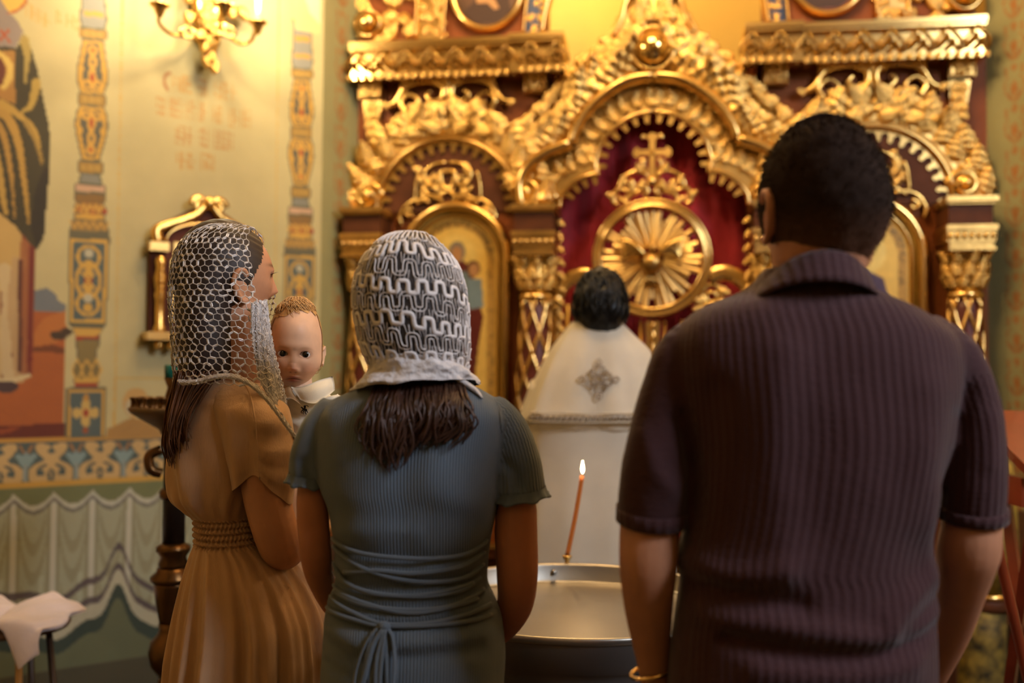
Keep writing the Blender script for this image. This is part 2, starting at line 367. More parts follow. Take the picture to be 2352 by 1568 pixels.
cv.poly(P([(-60, -40), (-10, -20), (5, 5), (20, 28), (42, 52), (54, 72), (48, 84), (36, 110), (-60, 100)]), '#9a8a80')
cv.line(P([(0, 92), (20, 70)]), .008, '#b5592e'); cv.line(P([(2, 70), (22, 96)]), .008, '#b5592e')
hc = cv.sz(2, -28); cv.disc(hc, (.085, .088), '#b8532c'); cv.disc(hc, (.078, .081), '#e6bd58'); cv.poly(P([(-60, -40), (-10, -20), (5, 5), (20, 28), (0, 40), (-60, 60)]), '#9a8a80')
def letters(x0, y0, x1, y1, h, n, col, seedv):
    r = random.Random(seedv); t = 0
    for i in range(n):
        a = (i + .1) / n; b = (i + .8) / n
        if r.random() < .12: continue
        X = lambda f: x0 + (x1 - x0) * f
        Y = lambda f: y0 + (y1 - y0) * f
        cv.line(P([(X(a), Y(a)), (X(a), Y(a) + h)]), 3.2 * pxs, col, .75, n=12); kind = r.randrange(4)
        if kind != 1: cv.line(P([(X(b), Y(b)), (X(b), Y(b) + h)]), 3.2 * pxs, col, .75, n=12)
        q = (0, h * .5, h, h * .5)[kind]; cv.line(P([(X(a), Y(a) + q), (X(b), Y(b) + (h - q if kind == 1 else q))]), 2.6 * pxs, col, .75, n=10)
letters(58, 5, 120, 40, 30, 4, '#d6ac58', 1); letters(128, 25, 178, 40, 28, 4, '#d2a04c', 2)
cv.line(P([(389, 167), (379, 175), (378, 192), (385, 206)]), 7 * pxs, '#b06a36', .8)
letters(397, 172, 446, 178, 38, 5, '#d49d48', 3); letters(457, 180, 475, 182, 38, 2, '#cf943f', 4); letters(494, 188, 545, 193, 38, 4, '#d49d48', 5)
letters(360, 222, 418, 230, 40, 6, '#c98f45', 6); letters(428, 232, 476, 238, 40, 5, '#c98f45', 7); letters(490, 245, 510, 247, 38, 2, '#cc9440', 8); letters(526, 250, 576, 255, 40, 4, '#cc9440', 9)
letters(402, 290, 536, 304, 40, 12, '#c38a45', 10); letters(406, 350, 494, 356, 36, 8, '#cc9440', 11)
# gold rule lines framing the niche panel, ground strip below it
for L_ in ([(284, -60), (280, 60), (265, 870), (262, 1003)], [(642, -60), (640, 60), (628, 870)], [(266, 868), (400, 868), (640, 858)]): cv.line(P(L_), 5 * pxs, '#d8ab4c', .9, n=260)
cv.poly(P([(246, 985), (300, 960), (390, 962), (640, 950), (640, 1002), (246, 1006)]), '#b58a4c')
cv.disc(cv.sz(312, 925), (.045, .055), '#d2a055', .8); cv.disc(cv.sz(300, 935), (.018, .028), '#c9c0a0', .8)
# painted pilasters
HW = [(-60, 30), (0, 28), (20, 30), (45, 33), (64, 28), (68, 33), (86, 33), (92, 25), (130, 31), (165, 37), (190, 36), (214, 28), (219, 32), (240, 32), (246, 29), (262, 37), (290, 39), (310, 36), (350, 26), (368, 22), (374, 29), (396, 29), (401, 24), (420, 27), (424, 36), (441, 36), (446, 38), (466, 34), (480, 36), (502, 37), (530, 46), (546, 48), (745, 43), (753, 36), (770, 28), (796, 28), (802, 22), (830, 24), (852, 32), (870, 30), (888, 27), (891, 47), (1004, 46)]
def pilaster(ds):
    cx = lambda y: 215.5 - 0.0195 * y
    sk = lambda x: 0.11 * (x)                         # horizontals fall away to the right on this wall
    def Q(pts): return P([(cx(y) + x, y + sk(x) * max(0.0, (860 - y) / 860) - (0.02 * x if y > 860 else 0)) for x, y in pts], ds)
    full = Q([(w, y) for y, w in HW] + [(-w, y) for y, w in reversed(HW)])
    cv.poly(full, '#6d6850')
    def band(y0, y1, col, ins=4, k=1.0):
        ys = np.linspace(y0, y1, 14); hw = np.interp(ys, [a for a, _ in HW], [b for _, b in HW]) - ins
        cv.poly(Q([(w, y) for y, w in zip(ys, hw)] + [(-w, y) for y, w in zip(ys[::-1], hw[::-1])]), col, k)
    band(-60, 64, '#98968b'); band(26, 38, '#cfa04a', 8); band(-20, -5, '#cfa04a', 8)
    for y0, y1 in ((68, 88), (218, 241), (373, 397)):
        band(y0, y1, '#a8843e', 2)
        for t in (-.6, 0, .6): cv.disc(Q([(t * 26, (y0 + y1) / 2)])[0], (.011, .012), '#bd984a')
    for y0, y1, m in ((94, 214, 1), (246, 366, -1)):
        band(y0, y1, '#d9a845', 4); band(y0 + 6, y1 - 6, '#66614f', 13)
        f = lambda y: y0 + y if m > 0 else y1 - y
        for yy, rx, ry, c in ((22, 10, 12, '#dba94a'), (22, 4, 5, '#b4552c'), (48, 9, 15, '#dba94a'), (48, 3, 6, '#66614f'), (85, 8, 26, '#dba94a'), (84, 4, 10, '#a83a24')):
            cv.disc(Q([(0, f(yy))])[0], (rx * pxs, ry * pxs), c)
        for s_ in (-1, 1):
            cv.line(Q([(s_ * 3, f(100)), (s_ * 16, f(92)), (s_ * 20, f(104)), (s_ * 10, f(108))]), 6 * pxs, '#dba94a'); cv.disc(Q([(s_ * 27, f(66))])[0], (6 * pxs, 9 * pxs), '#d9a845')
    band(401, 420, '#8d8b7e'); band(426, 440, '#d3ab8a', 3); band(446, 466, '#8f6c38', 3)
    band(467, 491, '#a9793c', 3); band(492, 503, '#dcab4a', 4); band(505, 531, '#9a7d49', 3)
    for k_ in range(5):
        x = -28 + 14 * k_
        cv.line(Q([(x - 7, 488), (x, 470), (x + 7, 488)]), 4 * pxs, '#dfae4e', n=16); cv.line(Q([(x * 1.25 - 8, 510), (x * 1.25, 524), (x * 1.25 + 8, 510)]), 4 * pxs, '#d3a34c', n=16)
        if k_ % 2 == 0: cv.disc(Q([(x + 7, 484)])[0], (.008, .010), '#a8402a')
    cv.poly(Q([(-44, 549), (44, 549), (40, 741), (-40, 741)]), '#dcae50'); cv.poly(Q([(-37, 557), (37, 557), (33, 733), (-33, 733)]), '#5b6866')
    for yc, rx, ry in ((590, 25, 26), (644, 27, 40), (698, 25, 26)):
        cv.disc(Q([(0, yc)])[0], (rx * pxs, ry * pxs), '#dcae50', r0=0.74)
    for yc, c in ((582, '#c9c2a6'), (606, '#dcae50'), (625, '#dcae50'), (644, '#a2432c'), (662, '#dcae50'), (684, '#c9c2a6'), (706, '#dcae50')):
        cv.disc(Q([(0, yc)])[0], (9 * pxs, 9 * pxs), c)
    for s_ in (-1, 1): cv.line(Q([(-14, 644 - s_ * 16), (14, 644 + s_ * 16)]), 4 * pxs, '#dcae50')
    band(754, 771, '#d9ab50', 2); band(771, 780, '#a8492c', 2); band(781, 850, '#8e7a48', 3); band(832, 872, '#877445', 2)
    for x0_ in (-22, 0, 22):
        cv.line(Q([(x0_, 826), (x0_ - 11, 848), (x0_ - 4, 868)]), 4 * pxs, '#e0b155', n=20); cv.line(Q([(x0_, 826), (x0_ + 11, 848), (x0_ + 4, 868)]), 4 * pxs, '#e0b155', n=20)
    band(868, 878, '#d9ab50', 1); band(879, 888, '#a8492c', 1)
    cv.poly(Q([(-42, 895), (42, 895), (41, 1003), (-41, 1003)]), '#d6a64c'); cv.poly(Q([(-36, 901), (36, 901), (35, 1003), (-35, 1003)]), '#5b6866')
    c = Q([(0, 948)])[0]
    for x, y, r_ in ((0, -18, 9), (0, 18, 9), (-18, 0, 9), (18, 0, 9), (0, 0, 12)): cv.disc(c + np.array([x, y]) * pxs, (r_ * pxs, r_ * pxs * 1.2), '#d6b264')
    cv.disc(c, (5 * pxs, 9 * pxs), '#a8432a'); cv.disc(Q([(0, 913)])[0], (5 * pxs, 8 * pxs), '#c9913f'); cv.disc(Q([(0, 988)])[0], (5 * pxs, 8 * pxs), '#a8582f')
pilaster(0.0)
_d1 = cv.sz(211, 300)[0] - cv.sz(696, 300)[0]
pilaster(-_d1 + 0.005)
cv.poly(P([(672, -60), (735, -60), (735, 78), (678, 68)]), '#efd391'); cv.poly(P([(684, -60), (712, 30), (735, 55), (735, -60)]), '#f3e3bb')
cv.build('wall_mural_left')
# piers beside the screen with trailing painted foliage
def pier(name, a, b, seedv, x_of):
    global cv
    cv = Canvas(a, b, 0.0, HC, 0.007, '#b3aa74'); r = random.Random(seedv); c = x_of * cv.len
    for z in np.arange(0.9, HC, 0.16):
        for m in (-1, 1):
            cv.line(np.array([(c + m * .005, z), (c + m * .035, z + .03), (c + m * .04, z + .075), (c + m * .022, z + .09)]), .014, '#bb7a3c', .75, n=16, w1=.006)
            cv.disc((c + m * .035, z + .115), (.008, .020), '#bb7a3c', .7)
            if r.random() < .7: cv.disc((c + m * .018, z + .02), (.007, .018), '#a86a3a', .6)
        cv.poly(np.array([(c, z), (c + .022, z + .07), (c + .008, z + .055), (c, z + .085), (c - .008, z + .055), (c - .022, z + .07)]), '#c0742f', .85)
        cv.disc((c, z + .125), (.012, .018), '#c0742f', .7)
    cv.put(cv.Z < 0.95, '#6e4a2c')
    cv.build(name)
pier('wall_pier_left', PA, PB, 1, 0.50); pier('wall_pier_right', PF_, PE, 2, 0.55)
flat_wall('wall_right_end', PG, PF_, M_PLASTER)
# ================================================================== the carved and gilded icon screen
def prism(Q, n0, n1):
    Q = np.asarray(Q, float); k = len(Q)
    A = np.sum(Q[:, 0] * np.roll(Q[:, 1], -1) - np.roll(Q[:, 0], -1) * Q[:, 1])
    if A < 0: Q = Q[::-1]
    V = [W(u, v, n1) for u, v in Q] + [W(u, v, n0) for u, v in Q]
    return np.array(V), [tuple(range(k))] + [(k + i, k + (i + 1) % k, (i + 1) % k, i) for i in range(k)]
def rect(u0, v0, u1, v1, n0, n1): return prism([(u0, v0), (u1, v0), (u1, v1), (u0, v1)], n0, n1)
def pathn(Q):
    Q = np.asarray(Q, float); T = np.gradient(Q, axis=0); T /= np.linalg.norm(T, axis=1)[:, None] + 1e-12
    return T, np.stack([T[:, 1], -T[:, 0]], 1)
def sweep(Q, sec, closed=False):
    "moulding: section points (across, n) carried along a path on the screen's plane"
    Q = np.asarray(Q, float)
    if closed: Q = np.vstack([Q, Q[0]])
    T, Nn = pathn(Q)
    if closed: T[0] = T[-1] = (T[0] + T[-1]) / 2; Nn = np.stack([T[:, 1], -T[:, 0]], 1)
    R = [[W(*(q + nn * o), n) for o, n in sec] for q, nn in zip(Q, Nn)]
    return loft(R, cap=not closed, closed=True)
def hround(w, n0, h, k=7):
    return [(w / 2 * math.cos(a), n0 + h * math.sin(a)) for a in np.linspace(0, PI, k)]
UVp = lambda L: np.array([uv(*p) for p in L])
mir = lambda Q: np.asarray(Q, float) * np.array([-1.0, 1.0])
def both(L, n):
    "left-half pixel path made into a whole symmetric path"
    q = smooth_path(UVp(L), n); return np.vstack([q, mir(q)[::-1][1:]])
def frame_m(u, v, n, d, sx, sy=None, sz=None, flip=1):
    "matrix placing a unit ornament: local Y along direction d (u,v), Z out of the screen"
    d = np.asarray(d, float); d /= np.linalg.norm(d); sy = sy or sx; sz = sz or sx
    Y = IU * d[0] + IV * d[1]; X = np.cross(Y, IN) * flip; p = W(u, v, n)
    return Matrix(((X[0] * sx, Y[0] * sy, IN[0] * sz, p[0]), (X[1] * sx, Y[1] * sy, IN[1] * sz, p[1]), (X[2] * sx, Y[2] * sy, IN[2] * sz, p[2]), (0, 0, 0, 1)))
def leaf_mesh(name, lobes, curl, bend, m):
    nt, nx = 17, 9; V = []
    for t in np.linspace(0, 1, nt):
        w = 0.30 * math.sin(PI * min(1, 0.06 + 0.94 * t) ** 0.75) ** 0.7 * (1 + 0.26 * math.cos(2 * PI * lobes * t)) + 0.02
        for x in np.linspace(-1, 1, nx):
            z = 0.10 + 0.16 * math.sin(PI * t) + curl * t ** 3 - 0.17 * x * x + 0.05 * math.cos(x * 9) + 0.03 * math.cos(2 * PI * lobes * t + abs(x) * 2)
            if abs(x) > 0.99 or t == 0: z = -0.08
            V.append((x * w + bend * t * t, t * (1 - 0.10 * max(0, curl)) + 0.10 * abs(x) * w, z))
    return mesh_of(name, V, grid_faces(nt, nx, False), m)
LEAF = [leaf_mesh('acanthus_leaf', 4.5, 0.35, 0.16, M_GOLD), leaf_mesh('acanthus_leaf', 3.5, 0.2, -0.1, M_GOLD), leaf_mesh('acanthus_leaf', 5.5, 0.5, 0.05, M_GOLD)]
def volute(turns, r0, r1, n=40):
    "spiral in the plane, starting at the outer end (1,0)"
    a = np.linspace(0, turns * 2 * PI, n); r = np.linspace(r0, r1, n); return np.stack([r * np.cos(a), r * np.sin(a)], 1)
def ptube(Q, n, r, k=7, flat=0.8):
    Q = np.asarray(Q, float); n = np.broadcast_to(n, (len(Q),))
    return tube([W(u, v, h) for (u, v), h in zip(Q, n)], r, k, up=tuple(IN), flat=flat)

SCR = empty('icon_screen', W(0, 0, 0), 'carved gilded icon screen with brown panels behind the people', 'altar screen')
ctr_of = lambda px, py: uv(px, py)
# ---- backing boards
vt = uv(1050, 172)[1]; uL_in = uv(1272, 500)[0]
uG = uv(1268, 700)[0]                                     # jamb of the royal gate
for s, nm in ((1, 'left'), (-1, 'right')):
    a, b = (UL, uG) if s > 0 else (-uG, UR)
    mk('back_board', *rect(a, 0.0, b, vt + 0.01, -0.06, 0.0), M_WOOD, SCR, smooth=False)
# ---- central keel arch
T_IN1 = [(1287, 480), (1291, 455), (1310, 430), (1340, 410), (1378, 400)]; T_IN2 = [(1372, 400), (1369, 379), (1381, 334), (1410, 299), (1453, 270), (1499, 259)]
T_OUT1 = [(1262, 492), (1232, 494), (1209, 483), (1200, 450), (1203, 420), (1222, 388), (1262, 358), (1315, 338)]; T_OUT2 = [(1315, 336), (1325, 308), (1352, 265), (1395, 225), (1444, 197), (1499, 187)]
KEEL = [(1190, 482), (1186, 400), (1192, 312), (1240, 252), (1282, 212), (1330, 155), (1388, 114), (1420, 80), (1440, 40), (1452, 0), (1456, -70)]
ti = np.vstack([smooth_path(UVp(T_IN1), 12), smooth_path(UVp(T_IN2), 22)]); to = np.vstack([smooth_path(UVp(T_OUT1), 18), smooth_path(UVp(T_OUT2), 22)])
ke = smooth_path(UVp(KEEL), 36)
half = np.vstack([ke, [(0, ke[-1][1])], [(0, ti[-1][1])], ti[::-1], to[:1]])
g = G(); g.add(prism(half, -0.05, 0.02)); g.add(prism(mir(half), -0.05, 0.02))
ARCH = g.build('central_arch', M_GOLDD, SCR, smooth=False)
for P1, P2, w, n0, h, nm in ((T_OUT1, T_OUT2, 0.054, 0.05, 0.062, 'arch_moulding'), (T_IN1, T_IN2, 0.026, 0.01, 0.03, 'inner_moulding')):
    g = G()
    for f in (lambda q: q, mir):
        for pp in (P1, P2): g.add(sweep(f(smooth_path(UVp(pp), 26)), hround(w, n0, h)))
    g.build(nm, M_GOLDS, ARCH)
def arclen(Q): return np.concatenate([[0], np.cumsum(np.linalg.norm(np.diff(Q, axis=0), axis=1))])
def along(Q, step, start=0.5):
    s = arclen(Q); n = max(1, int(round(s[-1] / step))); T, Nn = pathn(Q)
    for i in range(n):
        x = (i + start) / n * s[-1]
        yield np.array([np.interp(x, s, Q[:, k]) for k in (0, 1)]), np.array([np.interp(x, s, T[:, k]) for k in (0, 1)]), np.array([np.interp(x, s, Nn[:, k]) for k in (0, 1)])
rl = random.Random(11)
def put_leaf(u, v, n, d, size, parent, fat=1.0, name='acanthus_leaf'):
    inst(name, rl.choice(LEAF), frame_m(u, v, n, d, size * fat, size, size * 0.8, rl.choice((-1, 1))), parent)
# big leaves climbing the keel, from the moulding outwards
kk = smooth_path(UVp(KEEL[:9]), 60); oo = smooth_path(UVp(T_OUT1[3:] + T_OUT2[1:]), 60)
for fm in (1, -1):
    for i in range(16):
        t = (i + 0.4) / 16; a = oo[int(t * 52)]; b = kk[min(59, int(t * 59) + 2)]
        d = b - a; L = np.linalg.norm(d); tang = oo[min(59, int(t * 52) + 3)] - a; tang /= np.linalg.norm(tang)
        dd = d / L * 0.75 + tang * 0.65
        m_ = np.array([fm, 1.0])
        if i > 1: put_leaf(*((a + d * 0.20) * m_), 0.03, dd * m_, L * 0.72, ARCH, 1.15)
        put_leaf(*((a + d * 0.48) * m_), 0.045, (d / L * 0.5 + tang * 0.9) * m_, max(0.10, L * 0.52), ARCH, 1.1)
    for i in range(13):                                   # curling tips along the outer edge
        p = kk[4 + i * 4]; t_ = kk[min(59, 6 + i * 4)] - p
        m_ = np.array([fm, 1.0]); put_leaf(*(p * m_), 0.04, (t_ / np.linalg.norm(t_) + np.array([0.35 if i < 9 else .1, 0.0]))* m_, 0.085, ARCH, 1.2)
    for px, py, dx, dy, L in ((1420, 130, -.6, .6, .10), (1438, 155, -.9, .1, .10), (1444, 92, -.3, 1, .09), (1462, 66, .1, 1, .09), (1462, 180, -1, -.2, .10), (1478, 40, -.2, 1, .10), (1486, 62, .1, 1, .07), (1470, 0, 0, 1, .11), (1490, -20, 0.2, 1, .10)):
        q = uv(px, py); put_leaf(q[0] * fm, q[1], 0.04, (dx * fm, dy), L, ARCH, 1.1)
    g = G(); q = smooth_path(UVp([(1408, 96), (1428, 60), (1440, 18), (1462, -20), (1480, -60)]), 20) * np.array([fm, 1.0]); g.add(sweep(q, hround(0.03, 0.03, 0.05))); g.build('crest_scroll', M_GOLDS, ARCH)
# relief leaves inside the trefoil band
mid = (smooth_path(UVp(T_OUT2), 40) * 0.45 + smooth_path(UVp(T_IN2), 40) * 0.55); mid1 = smooth_path(UVp([(1255, 455), (1262, 420), (1290, 390), (1330, 368), (1362, 362)]), 20)
for fm in (1, -1):
    for mm, st in ((mid, 0.055), (mid1, 0.05)):
        for j, (p, t_, nn) in enumerate(along(mm, st)):
            for s_ in (-1, 1):
                d = t_ * 0.55 + nn * s_ * 0.9
                put_leaf(*((p + nn * s_ * -0.012) * np.array([fm, 1])), 0.02, d * np.array([fm, 1]), 0.058, ARCH, 1.25, 'relief_leaf')
    c = uv(1250, 462); g = G(); g.add(ptube(np.array([c[0] * fm, c[1]]) + volute(1.6, 0.052, 0.008) * np.array([fm, 1]), np.linspace(.03, .07, 40), np.linspace(.016, .012, 40), 8)); g.add(ball(W(c[0] * fm, c[1], 0.06), 0.02)); g.build('end_volute', M_GOLDS, ARCH)
# pierced fringe: one cusp mesh, repeated
_hp = [(.0272 - math.sqrt(max(0, .0188 ** 2 - (y_ - .0265) ** 2)), y_) for y_ in (.008, .011, .015, .021, .0265, .031)]
cq = np.array([(-.0272, -.004), (.0272, -.004)] + _hp + [(.0088, .035), (.0088, .040), (.004, .045), (-.004, .045), (-.0088, .040), (-.0088, .035)] + [(-x_, y_) for x_, y_ in _hp[::-1]])
cV = [(x, y, 0.012) for x, y in cq] + [(x, y, -0.004) for x, y in cq]; k = len(cq)
CUSP = mesh_of('fringe_cusp', cV, [tuple(range(k))] + [(k + i, k + (i + 1) % k, (i + 1) % k, i) for i in range(k)], M_GOLDS, smooth=False)
def fringe(Q, parent, centre, n=0.012, step=0.054):
    for p, t_, nn in along(Q, step):
        d = nn if np.dot(nn, centre - p) > 0 else -nn
        inst('fringe_cusp', CUSP, frame_m(*p, n, d, 1.0), parent)
for fm in (1, -1):
    m_ = np.array([fm, 1.0])
    fringe(smooth_path(UVp(T_IN2), 40) * m_, ARCH, uv(1499, 420)); fringe(smooth_path(UVp(T_IN1[1:]), 30) * m_, ARCH, uv(1350, 520) * m_)
# polished boss under the crest
c = uv(1500, 126); a = np.linspace(0, 2 * PI, 40)[:-1]
circ = lambda c, r, n=48, ry=None: np.array([(c[0] + r * math.cos(x), c[1] + (ry or r) * math.sin(x)) for x in np.arange(n) * 2 * PI / n])
BOSS = mk('boss', *ball(W(c[0], c[1], 0.085), 0.070, 32, 20), mat('boss_gold', (0.93, 0.62, 0.22), 0.12, 1.0), ARCH)
mk('boss_ring', *sweep(circ(c, 0.086), hround(0.028, 0.05, 0.045), True), M_GOLDS, ARCH)
# ---- side bays (left one measured, right one mirrored)
AC = uv(1030, 487); AR = np.linalg.norm(uv(1030, 329) - AC)
def side_bay(fm, nm):
    m_ = np.array([fm, 1.0]); c = AC * m_
    arc = lambda r, a0=-4, a1=184, n=50: np.array([(c[0] + r * math.cos(math.radians(x)), c[1] + r * math.sin(math.radians(x))) for x in np.linspace(a0, a1, n)])
    # tympanum board
    mk('tympanum', *prism(np.vstack([arc(AR + 0.02, 0, 180)]), 0.0, 0.012), M_WOODD, SCR, smooth=False)
    outer = np.vstack([UVp([(822, 492), (818, 455), (832, 398), (858, 352), (892, 300), (940, 262), (1047, 238)]), ]); outer = smooth_path(outer, 30)
    o2 = np.vstack([outer, np.array([2 * AC[0], 0]) + outer[::-1] * np.array([-1, 1])]) * m_
    band = G(); band.add(prism(np.vstack([o2[:30], [(c[0], o2[29][1])], arc(AR, 90, 184 if fm > 0 else -4, 26)]), 0.0, 0.03)); band.add(prism(np.vstack([o2[30:], arc(AR, -4 if fm > 0 else 184, 90, 26), [(c[0], o2[30][1])]]), 0.0, 0.03))
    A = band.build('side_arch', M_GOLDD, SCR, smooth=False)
    g = G(); g.add(sweep(arc(AR + 0.012), hround(0.026, 0.02, 0.03))); g.add(sweep(arc(AR + 0.034), hround(0.012, 0.02, 0.022))); g.build('arch_moulding', M_GOLDS, A)
    fringe(arc(AR), A, c)
    for i in range(15):
        a_ = math.radians(2 + i * 176 / 14); d = np.array([math.cos(a_), math.sin(a_)]); tg = np.array([-d[1], d[0]]) * (1 if d[0] > 0 else -1)
        p = c + d * (AR + 0.045); put_leaf(*p, 0.03, d * 0.8 + tg * 0.7, 0.11, A, 1.2); p = c + d * (AR + 0.105); put_leaf(*p, 0.04, d * 0.5 + tg * 1.0, 0.12, A, 1.15)
    # lower volute
    for sd in ((-1, 1) if fm > 0 else (-1, 1)):
        q = uv(852, 455); q = np.array([AC[0] + (q[0] - AC[0]) * (1 if sd < 0 else -1), q[1]]) * m_
        g = G(); g.add(ptube(q + volute(1.5, .055, .01) * np.array([-sd * fm, 1]), np.linspace(.03, .08, 40), np.linspace(.02, .014, 40), 8)); g.add(ball(W(*q, .07), (.03, .03, .03))); g.build('end_volute', M_GOLD, A)
    # crest: two big S-scrolls with leaves
    for sd in (1, -1):
        S = lambda L: (np.array([AC[0], 0]) + (UVp(L) - np.array([AC[0], 0])) * np.array([sd, 1.0])) * m_
        g = G(); g.add(ptube(smooth_path(S([(890, 250), (915, 238), (935, 205), (965, 192), (1000, 190), (1022, 203), (1022, 228), (1000, 240), (985, 225), (995, 214)]), 60), .035, np.interp(np.linspace(0, 1, 60), [0, .1, .5, 1], [.008, .017, .02, .01]), 8))
        g.add(ptube(smooth_path(S([(935, 262), (925, 240), (945, 222), (965, 235), (955, 250), (945, 243)]), 40), .035, np.linspace(.014, .008, 40), 8)); g.build('crest_scroll', M_GOLD, A)
        for px, py, dx, dy, L in ((900, 252, -.7, .3, .07), (930, 215, .2, 1, .07), (960, 196, .7, .6, .08), (1000, 200, .8, .5, .08), (1000, 245, -.6, -.6, .08), (1015, 255, .3, -1, .08), (950, 270, -.5, -.5, .09), (985, 262, -.7, .3, .1), (1010, 280, -.8, .3, .1), (930, 290, -.6, -.6, .09), (1030, 215, .1, 1, .1), (1020, 300, -1, .1, .1), (970, 300, -1, -.4, .1)):
            q = S([(px, py)])[0]; put_leaf(*q, .04, (dx * sd * fm, dy), L * (.62 if py < 258 else .85), A, 1.2)
    # lyre-shaped openwork in the tympanum
    g = G()
    for sd in (1, -1):
        S = lambda L: (np.array([AC[0], 0]) + (UVp(L) - np.array([AC[0], 0])) * np.array([sd, 1.0])) * m_
        for L, r in (([(955, 460), (958, 425), (965, 398)], .007), ([(1028, 375), (1000, 380), (978, 400), (985, 425), (1005, 428), (1008, 412), (997, 408)], .009), ([(1030, 440), (1010, 452), (985, 448), (975, 432)], .009), ([(1030, 395), (1015, 400), (1018, 425), (1030, 440)], .012),
                     ([(990, 466), (960, 462), (935, 475), (922, 500), (925, 520)], .010), ([(950, 480), (935, 490), (945, 500), (952, 492)], .008), ([(1020, 462), (985, 455), (960, 470)], .009)):
            g.add(ptube(smooth_path(S(L), 18), .022, r, 6))
    g.build('tympanum_scrollwork', M_GOLD, A)
    for k_ in range(14):
        q = uv(1030 + rl.uniform(-62, 62), 415 + rl.uniform(-35, 45)) * m_; put_leaf(*q, .016, (rl.uniform(-1, 1), rl.uniform(-.3, 1)), .045, A, 1.2, 'relief_leaf')
    return A
side_bay(1, 'left'); side_bay(-1, 'right')
# ---- entablature
um = ctr_of(1180, 150)[0]; ue = uv(1298, 120, .1)[0]
vE0 = uv(1060, 176, .1)[1]; vE1 = uv(1060, 92, .1)[1]
mq = []                                                   # pointed leaf motif for the frieze
gm = G()
for s in (-1, 1): gm.add(tube(smooth_path([(0, 1, .12), (s * .14, .75, .16), (s * .42, .42, .14), (s * .44, .1, .06)], 12), np.linspace(.05, .07, 12), 6))
for s in (-1, 0, 1): gm.add(ball((s * .2, .36 + (.2 if s == 0 else 0), .08), (.09, .18, .1), 8, 6))
gm.add(ball((0, .14, .08), (.13, .1, .1), 8, 6))
MOTIF = mesh_of('leaf_motif', *gm.vf(), M_GOLD)
def entab(fm):
    u0, u1 = (UL - .004, um); h = vE1 - vE0
    g = G()
    for a, b, n in ((UL - .004, um + .005, .11), (um, ue, .14)):
        a, b = sorted((a * fm, b * fm))
        for v0, v1, nn in ((0, .16, n + .0), (.16, .78, n - .02), (.78, .86, n + .012), (.86, 1.0, n + .022)): g.add(rect(a, vE0 + v0 * h, b, vE0 + v1 * h, -.05, nn))
    E = g.build('entablature', M_GOLDS, SCR, smooth=False)
    us = np.arange(UL + .03, ue, .105)
    for x in us:
        n = .09 if x < um else .12
        inst('leaf_motif', MOTIF, frame_m(x * fm, vE0 + .17 * h, n, (0, 1), .10, h * .62, .24), E)
        for q in (-.035, 0, .035): put_leaf((x + q) * fm, vE0 + .14 * h, n + .03, (0, -1), .03, E, 1.2, 'drop_leaf')
    return E
entab(1); entab(-1)
# square rosette blocks with pendants
for fm in (1, -1):
    for x0, y0, x1, y1, pend in ((831, 183, 884, 232, True), (1206, 168, 1258, 221, False)):
        a = uv(x0, y1); b = uv(x1, y0); ua, ub = sorted((a[0] * fm, b[0] * fm))
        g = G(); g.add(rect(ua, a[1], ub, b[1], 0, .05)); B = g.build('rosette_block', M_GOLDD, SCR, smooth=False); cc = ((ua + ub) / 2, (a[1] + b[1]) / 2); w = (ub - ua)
        mk('block_rim', *sweep([(ua + .006, a[1] + .006), (ub - .006, a[1] + .006), (ub - .006, b[1] - .006), (ua + .006, b[1] - .006)], hround(.012, .05, .012), True), M_GOLDS, B)
        for k_ in range(8): put_leaf(*cc, .052, (math.cos(k_ * PI / 4), math.sin(k_ * PI / 4)), w * .42, B, .9, 'petal')
        if pend:
            q = UVp([(838, 236), (880, 236), (876, 300), (862, 322), (848, 310)]) * np.array([fm, 1]); PB_ = mk('pendant', *prism(q, 0, .03), M_GOLDD, SCR, smooth=False)
            for py in (238, 258, 278, 298):
                for s in (-1, 1): z_ = uv(860, py); put_leaf(z_[0] * fm, z_[1], .035, (s * .5, -1), .05, PB_, 1.2)
